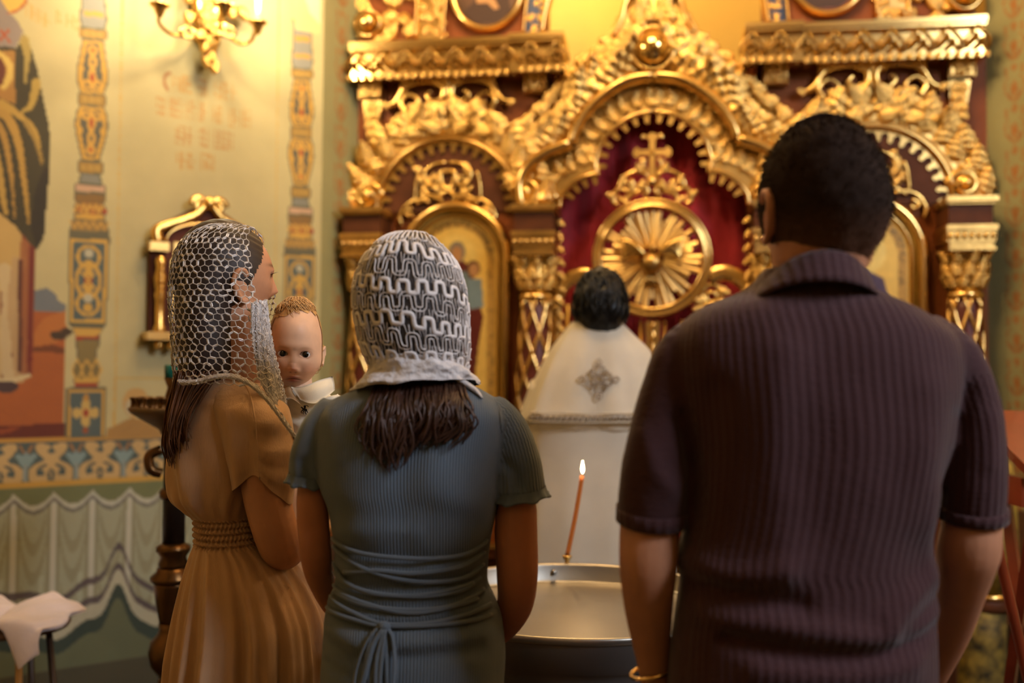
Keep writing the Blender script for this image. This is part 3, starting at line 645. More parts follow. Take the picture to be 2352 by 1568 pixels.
# ---- upper tier
vU = vE1 + .01
M_BLUEG = mat('blue_enamel', '#20345e', 0.35)
for fm in (1, -1):
    X = lambda px, py: uv(px, py, 0.0)
    a, b = sorted((UL * fm, X(1258, 40)[0] * fm)); g = G(); g.add(rect(a, vE1 - .02, b, HC - .3, -.08, 0.0)); UT = g.build('upper_board', M_WOOD, SCR, smooth=False)
    for (L, w, m, nm) in (([(957, 92), (960, 30), (966, -60), (985, -160)], .02, M_GOLDS, 'edge_moulding'), ([(1021, 86), (1024, 30), (1032, -60), (1050, -160)], .02, M_GOLDS, 'edge_moulding'),
                          ([(1204, 80), (1210, 20), (1220, -60)], .018, M_GOLDS, 'edge_moulding'), ([(1246, 78), (1256, 20), (1280, -60)], .03, M_GOLDS, 'edge_moulding')):
        mk(nm, *sweep(smooth_path(UVp(L), 14) * np.array([fm, 1.0]), hround(w, 0.0, .035)), m, UT)
    q = np.vstack([smooth_path(UVp([(960, 95), (966, -60)]), 6), smooth_path(UVp([(1030, -60), (1022, 90)]), 6)]) * np.array([fm, 1.0]); mk('carved_strip', *prism(q, 0, .012), M_GOLDD, UT, smooth=False)
    q = np.vstack([smooth_path(UVp([(1206, 90), (1218, -60)]), 6), smooth_path(UVp([(1272, -60), (1248, 88)]), 6)]) * np.array([fm, 1.0]); mk('enamel_strip', *prism(q, 0, .012), M_BLUEG, UT, smooth=False)
    for py in np.arange(84, -70, -17):
        for cx_ in (978, 994, 1010): z_ = uv(cx_ + (84 - py) * .06, py); put_leaf(z_[0] * fm, z_[1], .012, (rl.uniform(-1, 1), rl.uniform(-1, 1)), .04, UT, 1.3, 'relief_leaf')
        for cx_ in (1220, 1232): z_ = uv(cx_ + (84 - py) * .12, py); put_leaf(z_[0] * fm, z_[1], .012, (rl.uniform(-1, 1), rl.uniform(-1, 1)), .03, UT, 1.3, 'relief_leaf')
    z_ = uv(852, 62); g = G(); g.add(ball(W(z_[0] * fm, z_[1], .06), .045, 16, 10)); g.add(sweep(circ((z_[0] * fm, z_[1]), .055, 30), hround(.02, .03, .03), True)); g.build('corner_ball', M_GOLDS, UT)
    for k_ in range(26):
        z_ = uv(rl.uniform(835, 945), rl.uniform(-40, 88)); put_leaf(z_[0] * fm, z_[1], .01, (rl.uniform(-1, 1), rl.uniform(-1, 1)), .08, UT, 1.1, 'corner_leaf')
# ---- columns
def column(u, nm):
    base = W(u, 0, .10)
    C_ = mk('column', *lathe([(.062, uv(1230, 1010)[1]), (.070, uv(1230, 930)[1]), (.072, uv(1230, 880)[1]), (.063, uv(1230, 800)[1]), (.054, uv(1230, 720)[1]), (.050, uv(1230, 690)[1])], 20, base), mat('shaft_red', '#5a1e12', 0.45), SCR)
    vb, vt_ = uv(1230, 1005)[1], uv(1230, 692)[1]; rr = lambda z: np.interp(z, [vb, uv(1230, 930)[1], uv(1230, 880)[1], uv(1230, 800)[1], vt_], [.062, .070, .072, .063, .050]) + .004
    for hand in (-1, 1):
        for k_ in range(7):
            zz = np.linspace(vb, vt_, 26); aa = k_ * 2 * PI / 7 + hand * (zz - vb) * 5.2
            mk('lattice_band', *tube(np.stack([base[0] + rr(zz) * np.cos(aa), base[1] + rr(zz) * np.sin(aa), zz], 1), .0095, 5, flat=.6), M_GOLDS, C_)
    y = lambda py: uv(1230, py)[1]
    g = G(); g.add(lathe([(.052, y(696)), (.068, y(691)), (.07, y(684)), (.058, y(680)), (.054, y(676))], 22, base)); g.build('neck_ring', M_GOLDS, C_)
    g = G(); g.add(lathe([(.055, y(678)), (.066, y(664)), (.070, y(640)), (.060, y(618)), (.068, y(604)), (.078, y(596))], 22, base))
    CP = g.build('capital', M_GOLD, C_)
    for row, (py, n_, L) in enumerate(((676, 9, .06), (655, 9, .065), (625, 8, .055))):
        for k_ in range(n_):
            a_ = (k_ + .5 * (row % 2)) * 2 * PI / n_; o = np.array([math.cos(a_), math.sin(a_), 0]); p = base + o * (.062 + .006 * row); X_ = np.cross([0, 0, 1], o)
            Mx = Matrix(((X_[0] * L, 0, o[0] * L, p[0]), (X_[1] * L, 0, o[1] * L, p[1]), (0, L, 0, y(py)), (0, 0, 0, 1)))
            ob = bpy.data.objects.new('acanthus_leaf', LEAF[row]); COL.objects.link(ob); ob.parent = CP; ob.matrix_local = Matrix.Translation(Vector(-WL[CP.name])) @ Mx
    g = G(); g.add(rect(u - .082, y(598), u + .082, y(590), .01, .20)); g.add(rect(u - .078, y(590), u + .078, y(580), -.02, .185)); g.add(rect(u - .086, y(580), u + .086, y(556), -.02, .19)); g.add(rect(u - .090, y(556), u + .090, y(545), -.02, .20)); AB = g.build('abacus', M_GOLDD, C_, smooth=False)
    for k_ in range(7): mk('bead', *ball(W(u - .075 + k_ * .025, y(568), .192), (.010, .010, .014), 8, 6), M_GOLD, AB)
    g = G(); g.add(rect(u - .078, y(545), u + .078, y(497), -.02, .18)); g.build('impost', M_WOODD, C_, smooth=False)
    g = G(); g.add(rect(u - .092, y(497), u + .092, y(487), -.02, .205)); g.add(rect(u - .085, y(502), u + .085, y(497), -.02, .19)); g.build('impost_cap', M_GOLDD, C_, smooth=False)
    g = G(); g.add(rect(u - .10, 0, u + .10, .55, -.02, .22)); g.add(rect(u - .11, .55, u + .11, .60, -.02, .23)); g.add(rect(u - .085, .05, u + .085, .5, .2, .23)); g.build('pedestal', M_WOODD, C_, smooth=False)
    g = G(); g.add(lathe([(.095, .60), (.098, .64), (.08, .68), (.086, .72), (.07, .76), (.062, vb + .01)], 22, base)); g.build('column_base', M_GOLDS, C_)
uc1 = uv(1231, 600, .1)[0]; uc2 = uv(2216, 600, .1)[0]
for u_ in (-uc2, uc1, -uc1, uc2): column(u_, '')
# lower aprons and gilded plinth mouldings
for a, b in ((UL, uG), (-uG, UR)):
    g = G(); g.add(rect(a, 0, b, .70, 0, .05)); g.add(rect(a, .70, b, .74, 0, .09)); AP = g.build('apron', M_WOODD, SCR, smooth=False)
    g = G(); g.add(rect(a, .74, b, .76, 0, .10)); g.add(rect(a, .12, b, .15, 0, .07)); g.build('apron_moulding', M_GOLDS, AP, smooth=False)
    M_MARBLE = mat('green_panel', '#3c4028', 0.35, noise=(11, 0.8))
    mk('inset_panel', *rect(a + .22, .2, b - .22, .64, .05, .06), M_MARBLE, AP, smooth=False)
# ---- icons in arched frames
M_ICON = mat('icon_gold', '#c89a3c', 0.42, 0.30, vcol=True, noise=(30, 0.10), bump=(160, 0.25, 0.002))
def icon(fm, label, seedv):
    c = uv(1049, 597) * np.array([fm, 1.0]); hw = abs(uv(1049, 600)[0] - uv(1180, 600)[0]); vb = .95
    def outline(w, n=30): return np.array([(c[0] + w, vb)] + [(c[0] + w * math.cos(x), c[1] + w * math.sin(x)) for x in np.linspace(0, PI, n)] + [(c[0] - w, vb)])
    ic = empty('arched_icon', W(c[0], vb, .02), label, 'icon', 'arched icons in the screen')
    mk('frame', *sweep(outline(hw - .02), [(-.02, .02), (-.02, .05), (-.012, .068), (0, .072), (.012, .064), (.02, .045), (.02, .02)]), M_GOLDS, ic)
    mk('inner_rim', *sweep(outline(hw - .058), hround(.016, .02, .022)), M_GOLDS, ic)
    w = hw - .035; a = W(c[0] - w, 0, .022)[:2]; b = W(c[0] + w, 0, .022)[:2]
    global cv
    cv = Canvas(a, b, vb, c[1] + w, 0.0045, '#e0b456'); S0 = w; z0 = c[1]; r = random.Random(seedv)
    dd = np.where(cv.Z > z0, np.hypot(cv.S - S0, cv.Z - z0), np.abs(cv.S - S0))
    cv.put((dd > w - .075) & (dd < w - .04), '#b98a3c')
    for k_ in range(260):
        t_ = r.uniform(0, 1); L_ = PI * (w - .057)
        if t_ < .5: an = t_ * 2 * PI; p = (S0 + (w - .057) * math.cos(an), z0 + (w - .057) * math.sin(an))
        else: p = (S0 + r.choice((-1, 1)) * (w - .057), r.uniform(vb, z0))
        cv.disc((p[0] + r.uniform(-.012, .012), p[1] + r.uniform(-.012, .012)), (.005, .006), '#6d5526', .8)
    H = lambda pts: np.array([(S0 + x * fm, z0 + y) for x, y in pts])
    if fm > 0:                                            # standing mother with a child on her arm
        cv.disc(H([(0, .02)])[0], (.085, .085), '#e2bd62'); cv.poly(H([(-.10, -.5), (-.10, -.2), (-.07, -.08), (-.04, -.02), (.03, .0), (.07, -.05), (.095, -.16), (.12, -.24), (.10, -.36), (.085, -.5), (.07, -.62), (-.08, -.62)]), '#5d1f18')
        cv.poly(H([(-.05, -.05), (.05, -.05), (.09, -.16), (.02, -.22), (-.06, -.2)]), '#6d7a78'); cv.disc(H([(.005, .03)])[0], (.036, .046), '#7d7260'); cv.disc(H([(.005, .022)])[0], (.024, .034), '#b07d4c')
        cv.disc(H([(.075, -.04)])[0], (.03, .036), '#5a3520'); cv.disc(H([(.078, -.045)])[0], (.022, .027), '#b5814f'); cv.poly(H([(.05, -.08), (.11, -.08), (.12, -.2), (.06, -.21)]), '#76888c'); cv.disc(H([(0, -.64)])[0], (.07, .02), '#3a2216')
    else:
        cv.disc(H([(0, .01)])[0], (.09, .09), '#e6c46c'); cv.poly(H([(-.1, -.55), (-.12, -.25), (-.08, -.09), (0, -.05), (.08, -.09), (.12, -.25), (.1, -.55)]), '#4b3a4e'); cv.disc(H([(0, .0)])[0], (.04, .05), '#a8764a'); cv.poly(H([(.02, -.1), (.12, -.12), (.1, -.3), (.0, -.28)]), '#7c2a1e')
    Vv = np.stack([cv.a[0] + cv.t[0] * cv.S, cv.a[1] + cv.t[1] * cv.S, cv.Z], 1); k_ = cv.ns
    i = (np.arange(cv.nz - 1)[:, None] * k_ + np.arange(k_ - 1)[None, :]).ravel(); q = np.stack([i, i + 1, i + k_ + 1, i + k_], 1); q = q[(dd[q] < w).all(1)]
    mk('painting', Vv, q, M_ICON, ic, smooth=False, cols=cv.C)
icon(1, 'arched gold icon of a robed mother and child, left of the red curtain', 3)
icon(-1, 'arched gold icon half hidden behind the man, right of the red curtain', 4)
# ovals of the upper tier
M_PANELP = mat('oval_painting', '#5d3a22', 0.5, noise=(9, 0.6)); M_PANEL2 = mat('oval_painting_red', '#7c3a22', 0.5, noise=(11, 0.6))
for fm, lab, pm in ((1, 'round gold-framed dark painting above the left cornice', M_PANELP), (-1, 'round gold-framed reddish painting above the right cornice', M_PANEL2)):
    c = uv(1121, -15) * np.array([fm, 1.0]); ov = empty('round_icon', W(c[0], c[1] - .15, .02), lab, 'icon', 'round icons of the upper tier')
    q = circ(c, .145, 48, .16); mk('frame', *sweep(q, hround(.034, .01, .035), True), M_GOLDS, ov); pt = mk('painting', *prism(circ(c, .135, 48, .15), .0, .012), pm, ov, smooth=False)
    skin_c = mat('painted_hand', '#b98552', 0.5)
    g = G(); g.add(prism(np.array([(c[0] + x, c[1] + y) for x, y in ((-.05, -.02), (-.01, .0), (.03, -.03), (.05, -.07), (.03, -.075), (.0, -.045), (-.045, -.045))]), .012, .0135)); g.build('painted_figure', skin_c, ov, smooth=False)
    g = G(); g.add(prism(np.array([(c[0] + x, c[1] + y) for x, y in ((-.11, -.09), (-.04, -.02), (.0, .1), (.05, .1), (.09, -.02), (.1, -.09), (.04, -.13), (-.05, -.13))]), .012, .0128)); g.build('painted_robe', mat('robe_brown', '#3c2114', 0.6), ov, smooth=False)
# ---- red curtain behind the royal gate
M_RED = mat('red_velvet', '#a3121f', 0.75, sheen=0.25)
nu, nv = 150, 24; u0, u1 = uv(1180, 500, -.14)[0], -uv(1180, 500, -.14)[0]; V = []
for v in np.linspace(.02, uv(1499, 215, -.14)[1], nv):
    for x in np.linspace(u0, u1, nu):
        n = -.15 + .022 * math.sin(x * 42 + .8 * math.sin(x * 9)) + .014 * math.sin(x * 19 + 1) + .004 * math.sin(v * 3 + x * 8)
        V.append(W(x, v, n))
mk('red_curtain', V, grid_faces(nv, nu, False), M_RED, label='deep red velvet curtain hanging behind the gilded gate', cat='curtain')
# ---- royal gate with dove medallion
gx, gy = 1497, 592; GC = uv(gx, gy, .02); GR = abs(uv(gx + 128, gy, .02)[0] - GC[0])
GATE = empty('royal_gate', W(GC[0], 0, 0), 'openwork gilded gate with dove medallion and cross before red curtain', 'gate')
g = G(); g.add(sweep(circ(GC, GR, 72), [(-.022, .0), (-.022, .03), (-.014, .045), (-.004, .035), (.004, .03), (.012, .042), (.021, .03), (.022, .0)], True)); RING = g.build('medallion_ring', M_GOLDS, GATE)
rr_ = random.Random(5); M_GOLDR = mat('ray_gold', (0.95, 0.66, 0.26), 0.40, 1.0)
for k_ in range(44):
    a_ = k_ * 2 * PI / 44 + rr_.uniform(-.03, .03); L = GR * (rr_.choice((.74, .86, .95, .97))); d = np.array([math.cos(a_), math.sin(a_)]); w = np.array([-d[1], d[0]]); p0 = GC + d * .05; p1 = GC + d * L
    Q = [p0 - w * .005, p1 - w * .0125, p1 + w * .0125, p0 + w * .005]; n = rr_.uniform(.0, .018)
    V = [W(*q, n) for q in Q] + [W(*((Q[0] + Q[3]) / 2), n + .006), W(*((Q[1] + Q[2]) / 2), n + .007)]
    mk('ray', V, [(0, 1, 5, 4), (3, 4, 5, 2), (1, 2, 5), (0, 4, 3)], M_GOLDR, RING, smooth=False)
DV = GC + np.array([0.0, -.015])
g = G()
prof = [(0.0, .002), (.1, .02), (.35, .040), (.6, .044), (.85, .03), (1, .012)]
g.add(tube([W(DV[0], DV[1] - .055 + t * .09, .035 + .012 * math.sin(PI * t)) for t, _ in prof], [r for _, r in prof], 12, up=tuple(IN), flat=.7)); g.add(ball(W(DV[0] + .004, DV[1] + .052, .055), .020)); g.add(tube([W(DV[0] + .008, DV[1] + .052, .065), W(DV[0] + .015, DV[1] + .044, .085)], [.007, .002], 6))
for k_ in range(-2, 3): g.add(tube([W(DV[0] + k_ * .006, DV[1] - .05, .03), W(DV[0] + k_ * .016, DV[1] - .105, .03)], [.008, .010], 6, flat=.4))
DOVE = g.build('dove', M_GOLDD, GATE)
for s in (-1, 1):
    for k_ in range(8):
        t = k_ / 7; a0 = np.array([s * (.022 + .055 * t), .020 + .012 * t]); a1 = a0 + np.array([s * (.115 - .075 * t), .075 - .105 * t])
        P_ = smooth_path([DV + a0, DV + (a0 + a1) / 2 + np.array([0, .012]), DV + a1], 8); mk('wing_feather', *ptube(P_, .048 - .01 * t, [.006, .010, .013, .013, .011, .009, .006, .002], 6, .5), M_GOLD, DOVE)
# cross and crown scrolls above the ring
cx0 = uv(1498, 350, .02); arm = .075
def cross_arm(d, L, g):
    d = np.array(d, float); w = np.array([-d[1], d[0]])
    Q = [cx0 + w * .011, cx0 + d * (L - .028) + w * .012, cx0 + d * (L - .022) + w * .024, cx0 + d * (L - .008) + w * .016, cx0 + d * L, cx0 + d * (L - .008) - w * .016, cx0 + d * (L - .022) - w * .024, cx0 + d * (L - .028) - w * .012, cx0 - w * .011]
    g.add(prism(Q, .0, .022))
g = G(); cross_arm((0, 1), .082, g); cross_arm((1, 0), .080, g); cross_arm((-1, 0), .080, g); cross_arm((0, -1), .125, g); g.add(ball(W(*cx0, .02), (.012, .012, .012), 8, 6)); g.build('cross', M_GOLDS, GATE, smooth=False)
CR = mk('crown_boss', *ball(W(cx0[0], uv(1498, 418)[1], .02), (.022, .018, .02), 12, 8), M_GOLDS, GATE)
for s in (-1, 1):
    S = lambda L: (UVp(L) - np.array([cx0[0], 0])) * np.array([s, 1.0]) + np.array([cx0[0], 0])
    for L, r in (([(1492, 408), (1470, 395), (1450, 398), (1430, 412), (1425, 432), (1440, 440), (1455, 428), (1450, 414)], .011), ([(1425, 432), (1412, 445), (1410, 465), (1420, 472)], .012), ([(1490, 425), (1470, 440), (1450, 447), (1440, 458)], .012), ([(1490, 398), (1478, 380), (1482, 368), (1470, 372)], .008), ([(1476, 420), (1488, 440), (1480, 452)], .011), ([(1420, 455), (1435, 462), (1445, 455)], .01), ([(1485, 318), (1478, 312), (1475, 320)], .007)):
        mk('crown_scroll', *ptube(smooth_path(S(L), 18), .012, r, 7), M_GOLDS, CR)
for s in (-1, 1):
    for px, py, dx, dy, L in ((1440, 430, -.6, .8, .05), (1455, 445, -.3, .9, .05), (1415, 455, -.8, .4, .045), (1475, 400, -.6, .9, .05), (1470, 440, .2, 1, .05), (1430, 455, .5, -.8, .04)):
        q = (uv(px, py) - cx0) * np.array([s, 1]) + cx0; put_leaf(*q, .02, (dx * s, dy), L, CR, 1.1, 'scroll_leaf')
# lower leaves of the gate: arched frames, centre post, scrollwork
gw = abs(uG) - .01; vB = .10
for s in (-1, 1):
    q = smooth_path([(s * gw, vB), (s * gw, uv(1275, 760)[1]), (s * gw * .995, uv(1280, 700)[1]), (s * gw * .90, uv(1300, 652)[1]), (s * gw * .72, uv(1340, 630)[1]), (s * gw * .56, uv(1370, 640)[1])], 40)
    lf_ = mk('gate_leaf', *sweep(q, [(-.03, -.01), (-.03, .02), (-.01, .03), (.01, .022), (.03, .03), (.03, -.01)]), M_GOLDS, GATE)
    for x, r in ((.36, .018), (.96, .0)):
        if r: mk('leaf_post', *ptube([(s * gw * .30, vB), (s * gw * .30, uv(1400, 735)[1])], .01, .016, 8), M_GOLDS, lf_)
    mk('inner_rod', *ptube([(s * gw * .86, vB), (s * gw * .86, uv(1300, 700)[1])], .015, .012, 8), M_GOLDS, lf_)
    mk('lower_panel', *rect(min(s * .02, s * gw), vB, max(s * .02, s * gw), .75, -.02, .0), M_GOLDD, lf_, smooth=False)
    g = G()
    for py in range(680, 1000, 44):
        for sd in (-1, 1):
            c = np.array([s * gw * .58, uv(1340, py)[1]]); g.add(ptube(c + volute(1.4, .05, .008, 26) * np.array([sd, 1]), .01, np.linspace(.009, .007, 26), 6))
    sc = g.build('scrollwork', M_GOLD, lf_)
    for py in range(668, 1000, 26):
        for sd in (-1, 1): z_ = uv(1340, py)[1]; put_leaf(s * gw * .58 + sd * .02, z_, .015, (sd, rl.uniform(-.5, 1)), .06, lf_, 1.1, 'scroll_leaf')
mk('centre_post', *rect(-.028, vB, .028, uv(1497, 738)[1], .0, .03), M_GOLDD, GATE, smooth=False)
g = G(); zz = np.linspace(vB, uv(1497, 740)[1], 120); g.add(tube([W(.006 * math.sin(z * 130), z, .035 + .006 * math.cos(z * 130)) for z in zz], .008, 6)); g.build('twisted_rod', M_GOLDS, GATE)
for s in (-1, 1): mk('post_rod', *ptube([(s * .048, vB), (s * .048, uv(1497, 736)[1])], .02, .009, 8), M_GOLDS, GATE)
# carved jambs beside the curtain
for fm in (1, -1):
    q = UVp([(1268, 498), (1286, 498), (1280, 560), (1272, 700), (1272, 1000), (1264, 1000)]) * np.array([fm, 1]); J = mk('jamb', *prism(q, -.05, .02), M_WOODD, SCR, smooth=False)
    for py in range(505, 900, 30): z_ = uv(1279, py); put_leaf(z_[0] * fm, z_[1], .02, (-.7 * -fm, -.8), .05, J, 1.0, 'jamb_leaf')
# ================================================================== people
def remesh(parts, voxel, iters=6, fac=0.5):
    "fuse overlapping closed shapes into one continuous surface"
    g = G()
    for p in parts: g.add(p)
    V, Fc = g.vf(); m = mesh_of('tmp', V, Fc, None if False else M_BLACK); o = bpy.data.objects.new('tmp', m); COL.objects.link(o)
    md = o.modifiers.new('r', 'REMESH'); md.mode = 'VOXEL'; md.voxel_size = voxel
    sm = o.modifiers.new('s', 'SMOOTH'); sm.factor = fac; sm.iterations = iters
    dg = bpy.context.evaluated_depsgraph_get(); me = bpy.data.meshes.new_from_object(o.evaluated_get(dg))
    V = np.empty(len(me.vertices) * 3); me.vertices.foreach_get('co', V); V = V.reshape(-1, 3); Fc = [tuple(p.vertices) for p in me.polygons]
    bpy.data.objects.remove(o); bpy.data.meshes.remove(me); bpy.data.meshes.remove(m)
    return V, Fc
class Torso:
    "stack of horizontal superellipses; rows (py, x left, x right, half depth) measured at depth d"
    def __init__(s, rows, d, yoff=0.0, p=2.4, extra=(), n=140):
        R = []
        for r in rows:
            py, xl, xr, hd = r[:4]; yo = r[4] if len(r) > 4 else 0.0
            a = Px(xl, py, d); b = Px(xr, py, d); R.append(((a[2] + b[2]) / 2, (a[0] + b[0]) / 2, (b[0] - a[0]) / 2, (a[1] + b[1]) / 2 + yoff + yo, hd))
        R += list(extra); R.sort(key=lambda r: r[0]); s.raw = np.array(R); s.T = smooth_path(s.raw, n); s.p = p
        z = s.T[:, 0]; s.T = s.T[np.argsort(z)]
    def at(s, z): return [np.interp(z, s.T[:, 0], s.T[:, k]) for k in (1, 2, 3, 4)]
    def ring(s, z, th):
        xc, hw, yc, hd = s.at(z); c, q = np.cos(th), np.sin(th)
        return np.stack([xc + hw * np.sign(c) * np.abs(c) ** (2 / s.p), yc + hd * np.sign(q) * np.abs(q) ** (2 / s.p), np.full(len(th), z)], 1)
    def shape(s, k=72, zs=None):
        th = np.arange(k) * 2 * PI / k; zs = s.T[:, 0] if zs is None else zs
        return loft([s.ring(z, th) for z in zs])
    def back(s, x, z, off=0.0):
        xc, hw, yc, hd = s.at(z); t = np.clip(np.abs((x - xc) / hw), 0, 0.999)
        return yc - hd * (1 - t ** s.p) ** (1 / s.p) - off
    def bpx(s, px, py, d, off=0.0):
        p = Px(px, py, d); return np.array([p[0], s.back(p[0], p[2], off), p[2]])
def limb(L, k=16, n=30, flat=1.0):
    "L: (px, py, depth, radius m) control points"
    P_ = smooth_path([Px(a, b, d) for a, b, d, r in L], n); r = np.interp(np.linspace(0, 1, n), np.linspace(0, 1, len(L)), [q[3] for q in L]); return tube(P_, r, k, flat=flat)
def hand(w, d, nrm, side, size=1.0, curl=0.9, spread=1.0):
    "palm, four fingers of unequal length with two bends, thumb from the side of the palm"
    w = np.array(w, float); d = np.array(d, float); d /= np.linalg.norm(d); nrm = np.array(nrm, float); nrm -= d * np.dot(nrm, d); nrm /= np.linalg.norm(nrm); x = np.cross(d, nrm) * side; s = size
    out = [tube([w - d * .02 * s, w + d * .01 * s, w + d * .05 * s, w + d * .088 * s], np.array([.024, .030, .040, .038]) * s, 14, up=tuple(nrm), flat=.36)]
    for k, (o, L) in enumerate(((-.028, .068), (-.009, .078), (.010, .073), (.028, .058))):
        p = w + d * .084 * s + x * o * s; dd = d + x * o * 2.2 * spread; dd /= np.linalg.norm(dd); P_ = [p - dd * .01 * s, p]; a = 0.15
        for f in (.45, .32, .23):
            a += curl * .75; q = dd * math.cos(a) + nrm * math.sin(a); P_.append(P_[-1] + q * L * f * s)
        out.append(tube(smooth_path(P_, 14), np.linspace(.0098, .0072, 14) * s, 9))
    p = w + d * .03 * s - x * .026 * s; q1 = d * .55 - x * .7 + nrm * .45; q1 /= np.linalg.norm(q1); q2 = d * .9 - x * .2 + nrm * .5; q2 /= np.linalg.norm(q2)
    out.append(tube(smooth_path([p, p + q1 * .032 * s, p + q1 * .034 * s + q2 * .027 * s, p + q1 * .034 * s + q2 * .05 * s], 14), np.linspace(.0135, .0085, 14) * s, 9))
    return out
def rotm(yaw, pitch=0.0, roll=0.0):
    cy, sy, cp, sp, cr, sr = math.cos(yaw), math.sin(yaw), math.cos(pitch), math.sin(pitch), math.cos(roll), math.sin(roll)
    return np.array([[cy, -sy, 0], [sy, cy, 0], [0, 0, 1]]) @ np.array([[1, 0, 0], [0, cp, -sp], [0, sp, cp]]) @ np.array([[cr, 0, sr], [0, 1, 0], [-sr, 0, cr]])
def gs(x, z, x0, z0, sx, sz): return np.exp(-((x - x0) / sx) ** 2 - ((z - z0) / sz) ** 2)
def head_local(H, hw, hl, n=120, m=100, female=True):
    "adult head, face towards +Y, centred at mid height; returns grid vertices"
    th = np.linspace(0.02, PI - 0.02, m); a = np.arange(n) * 2 * PI / n; T_, A = np.meshgrid(th, a, indexing='ij')
    X = np.sin(T_) * np.cos(A); Y = np.sin(T_) * np.sin(A); Z = np.cos(T_)
    x = hw * X; y = hl * Y; z = H / 2 * Z; zn = z / H; xn = x / H
    low = np.clip(-zn - 0.02, 0, .5) / .5
    x = x * (1 - .30 * low ** 1.3); fr = np.clip(Y, 0, 1); bk = np.clip(-Y, 0, 1)
    y = y * (1 - .10 * low * fr) + bk * hl * .45 * low ** 1.2          # nape cut-in
    y = y + hl * 0.06 * fr * gs(xn, zn, 0, .18, .3, .2); xn = x / H
    f = (Y > 0) * fr ** .5
    D = -.030 * (gs(xn, zn, .135, .005, .065, .045) + gs(xn, zn, -.135, .005, .065, .045)) + .022 * gs(xn, zn, 0, .07, .2, .035)
    nose = np.interp(zn, [-.20, -.165, -.13, -.02, .05], [0, .055, .115, .04, 0]) * np.exp(-(xn / np.interp(zn, [-.16, .0], [.055, .035])) ** 2)
    D += nose + .022 * gs(xn, zn, 0, -.265, .10, .022) + .020 * gs(xn, zn, 0, -.305, .09, .022) - .018 * gs(xn, zn, 0, -.345, .12, .02) + .045 * gs(xn, zn, 0, -.42, .12, .06) + .012 * (gs(xn, zn, .2, -.12, .1, .1) + gs(xn, zn, -.2, -.12, .1, .1))
    y = y + D * H * f
    R = np.stack([x, y, z], -1); return loft(R)
def ear_local(s, size, x0):
    "shell of an ear on the side s of a head"
    P_ = smooth_path([(0, .010, -.026), (0, .002, -.034), (0, -.008, -.024), (0, -.018, -.004), (0, -.020, .014), (0, -.010, .028), (0, .004, .028), (0, .010, .016)], 26) * size
    out = [tube(P_ + np.array([s * (x0 + .006), 0, 0]) + np.stack([s * np.linspace(.0, .012, 26) * (1 - np.abs(np.linspace(-1, 1, 26))) * size, np.zeros(26), np.zeros(26)], 1), .0052 * size, 8, up=(1, 0, 0))]
    out.append(ball((s * (x0 + .003), -.004 * size, -.002 * size), np.array([.006, .016, .026]) * size, 12, 8)); return out
def xf(VF, R, c): V, Fc = VF; return np.asarray(V) @ R.T + np.array(c), Fc
def strands(roots, n, seedv, r0, r1, k=4, segs=14, wav=0.004):
    "roots(t, rnd) -> control points of a lock; all locks form the one head of hair"
    rn = random.Random(seedv); g = G()
    for i in range(n):
        P_ = smooth_path(roots(i / max(1, n - 1), rn), segs); ph = rn.uniform(0, 6); w = rn.uniform(.3, 1) * wav; t = np.linspace(0, 1, segs)
        P_ = P_ + np.stack([np.sin(t * 6 + ph) * w * t, np.cos(t * 5 + ph) * w * t * .6, 0 * t], 1)
        g.add(tube(P_, np.interp(t, [0, .3, .8, 1], [r0, r0, r0 * .8, r1]) * rn.uniform(.7, 1.25), k, flat=.45))
    return g.vf()
def ridge(V, L, d, w, amp, sel=None):
    "press a fold or a crease (amp<0) into cloth that faces the camera"
    P_ = smooth_path([Px(a, b, d) for a, b in L], 60)[:, [0, 2]]; q = V[:, [0, 2]]; lo = P_.min(0) - 3 * w; hi = P_.max(0) + 3 * w
    i = np.where(((q > lo) & (q < hi)).all(1) & (True if sel is None else sel))[0]
    if len(i) == 0: return
    dist = np.min(np.linalg.norm(q[i][:, None, :] - P_[None], axis=2), axis=1); V[i, 1] -= amp * np.exp(-(dist / w) ** 2)
def arcr(T_, V):
    xc, hw, yc, hd = T_.at(V[:, 2]); return hw * np.arcsin(np.clip((V[:, 0] - xc) / (hw * 1.0), -1, 1))
M_SKIN = mat('skin', '#c98a63', 0.5, vcol=True, spec=0.35, noise=(45, 0.05))
M_HAIRD = mat('dark_hair', '#1d130d', 0.5, spec=0.35, noise=(60, 0.25), bump=(400, 0.6, 0.002))
M_HAIRB = mat('brown_hair', '#563220', 0.42, spec=0.5, noise=(40, 0.35))
M_HAIRN = mat('black_hair', '#0b0a0b', 0.45, spec=0.4)
def person(name, loc, label): return empty(name, loc, label, 'person')
def shade(V, base, extra=()):
    C = np.tile(srgb(base), (len(V), 1))
    for c, p, r, k in extra:
        w = np.exp(-(np.linalg.norm(V - np.array(p), axis=1) / r) ** 2) * k; C = C * (1 - w[:, None]) + srgb(c) * w[:, None]
    return C
def shoes(parent, pts, yaw, m, L=.27):
    for x, y in pts:
        R = rotm(yaw); prof = [(-.5, .035, .05), (-.42, .040, .075), (-.2, .040, .085), (.1, .046, .06), (.35, .044, .045), (.47, .030, .035), (.5, .012, .02)]
        th = np.arange(14) * 2 * PI / 14; rings = [np.stack([w * np.cos(th), np.full(14, t * L), h / 2 + h / 2 * np.sin(th)], 1) for t, w, h in prof]
        V, Fc = loft(rings); V = V @ R.T + np.array([x, y, 0.0]); mk('shoe', V, Fc, m, parent)

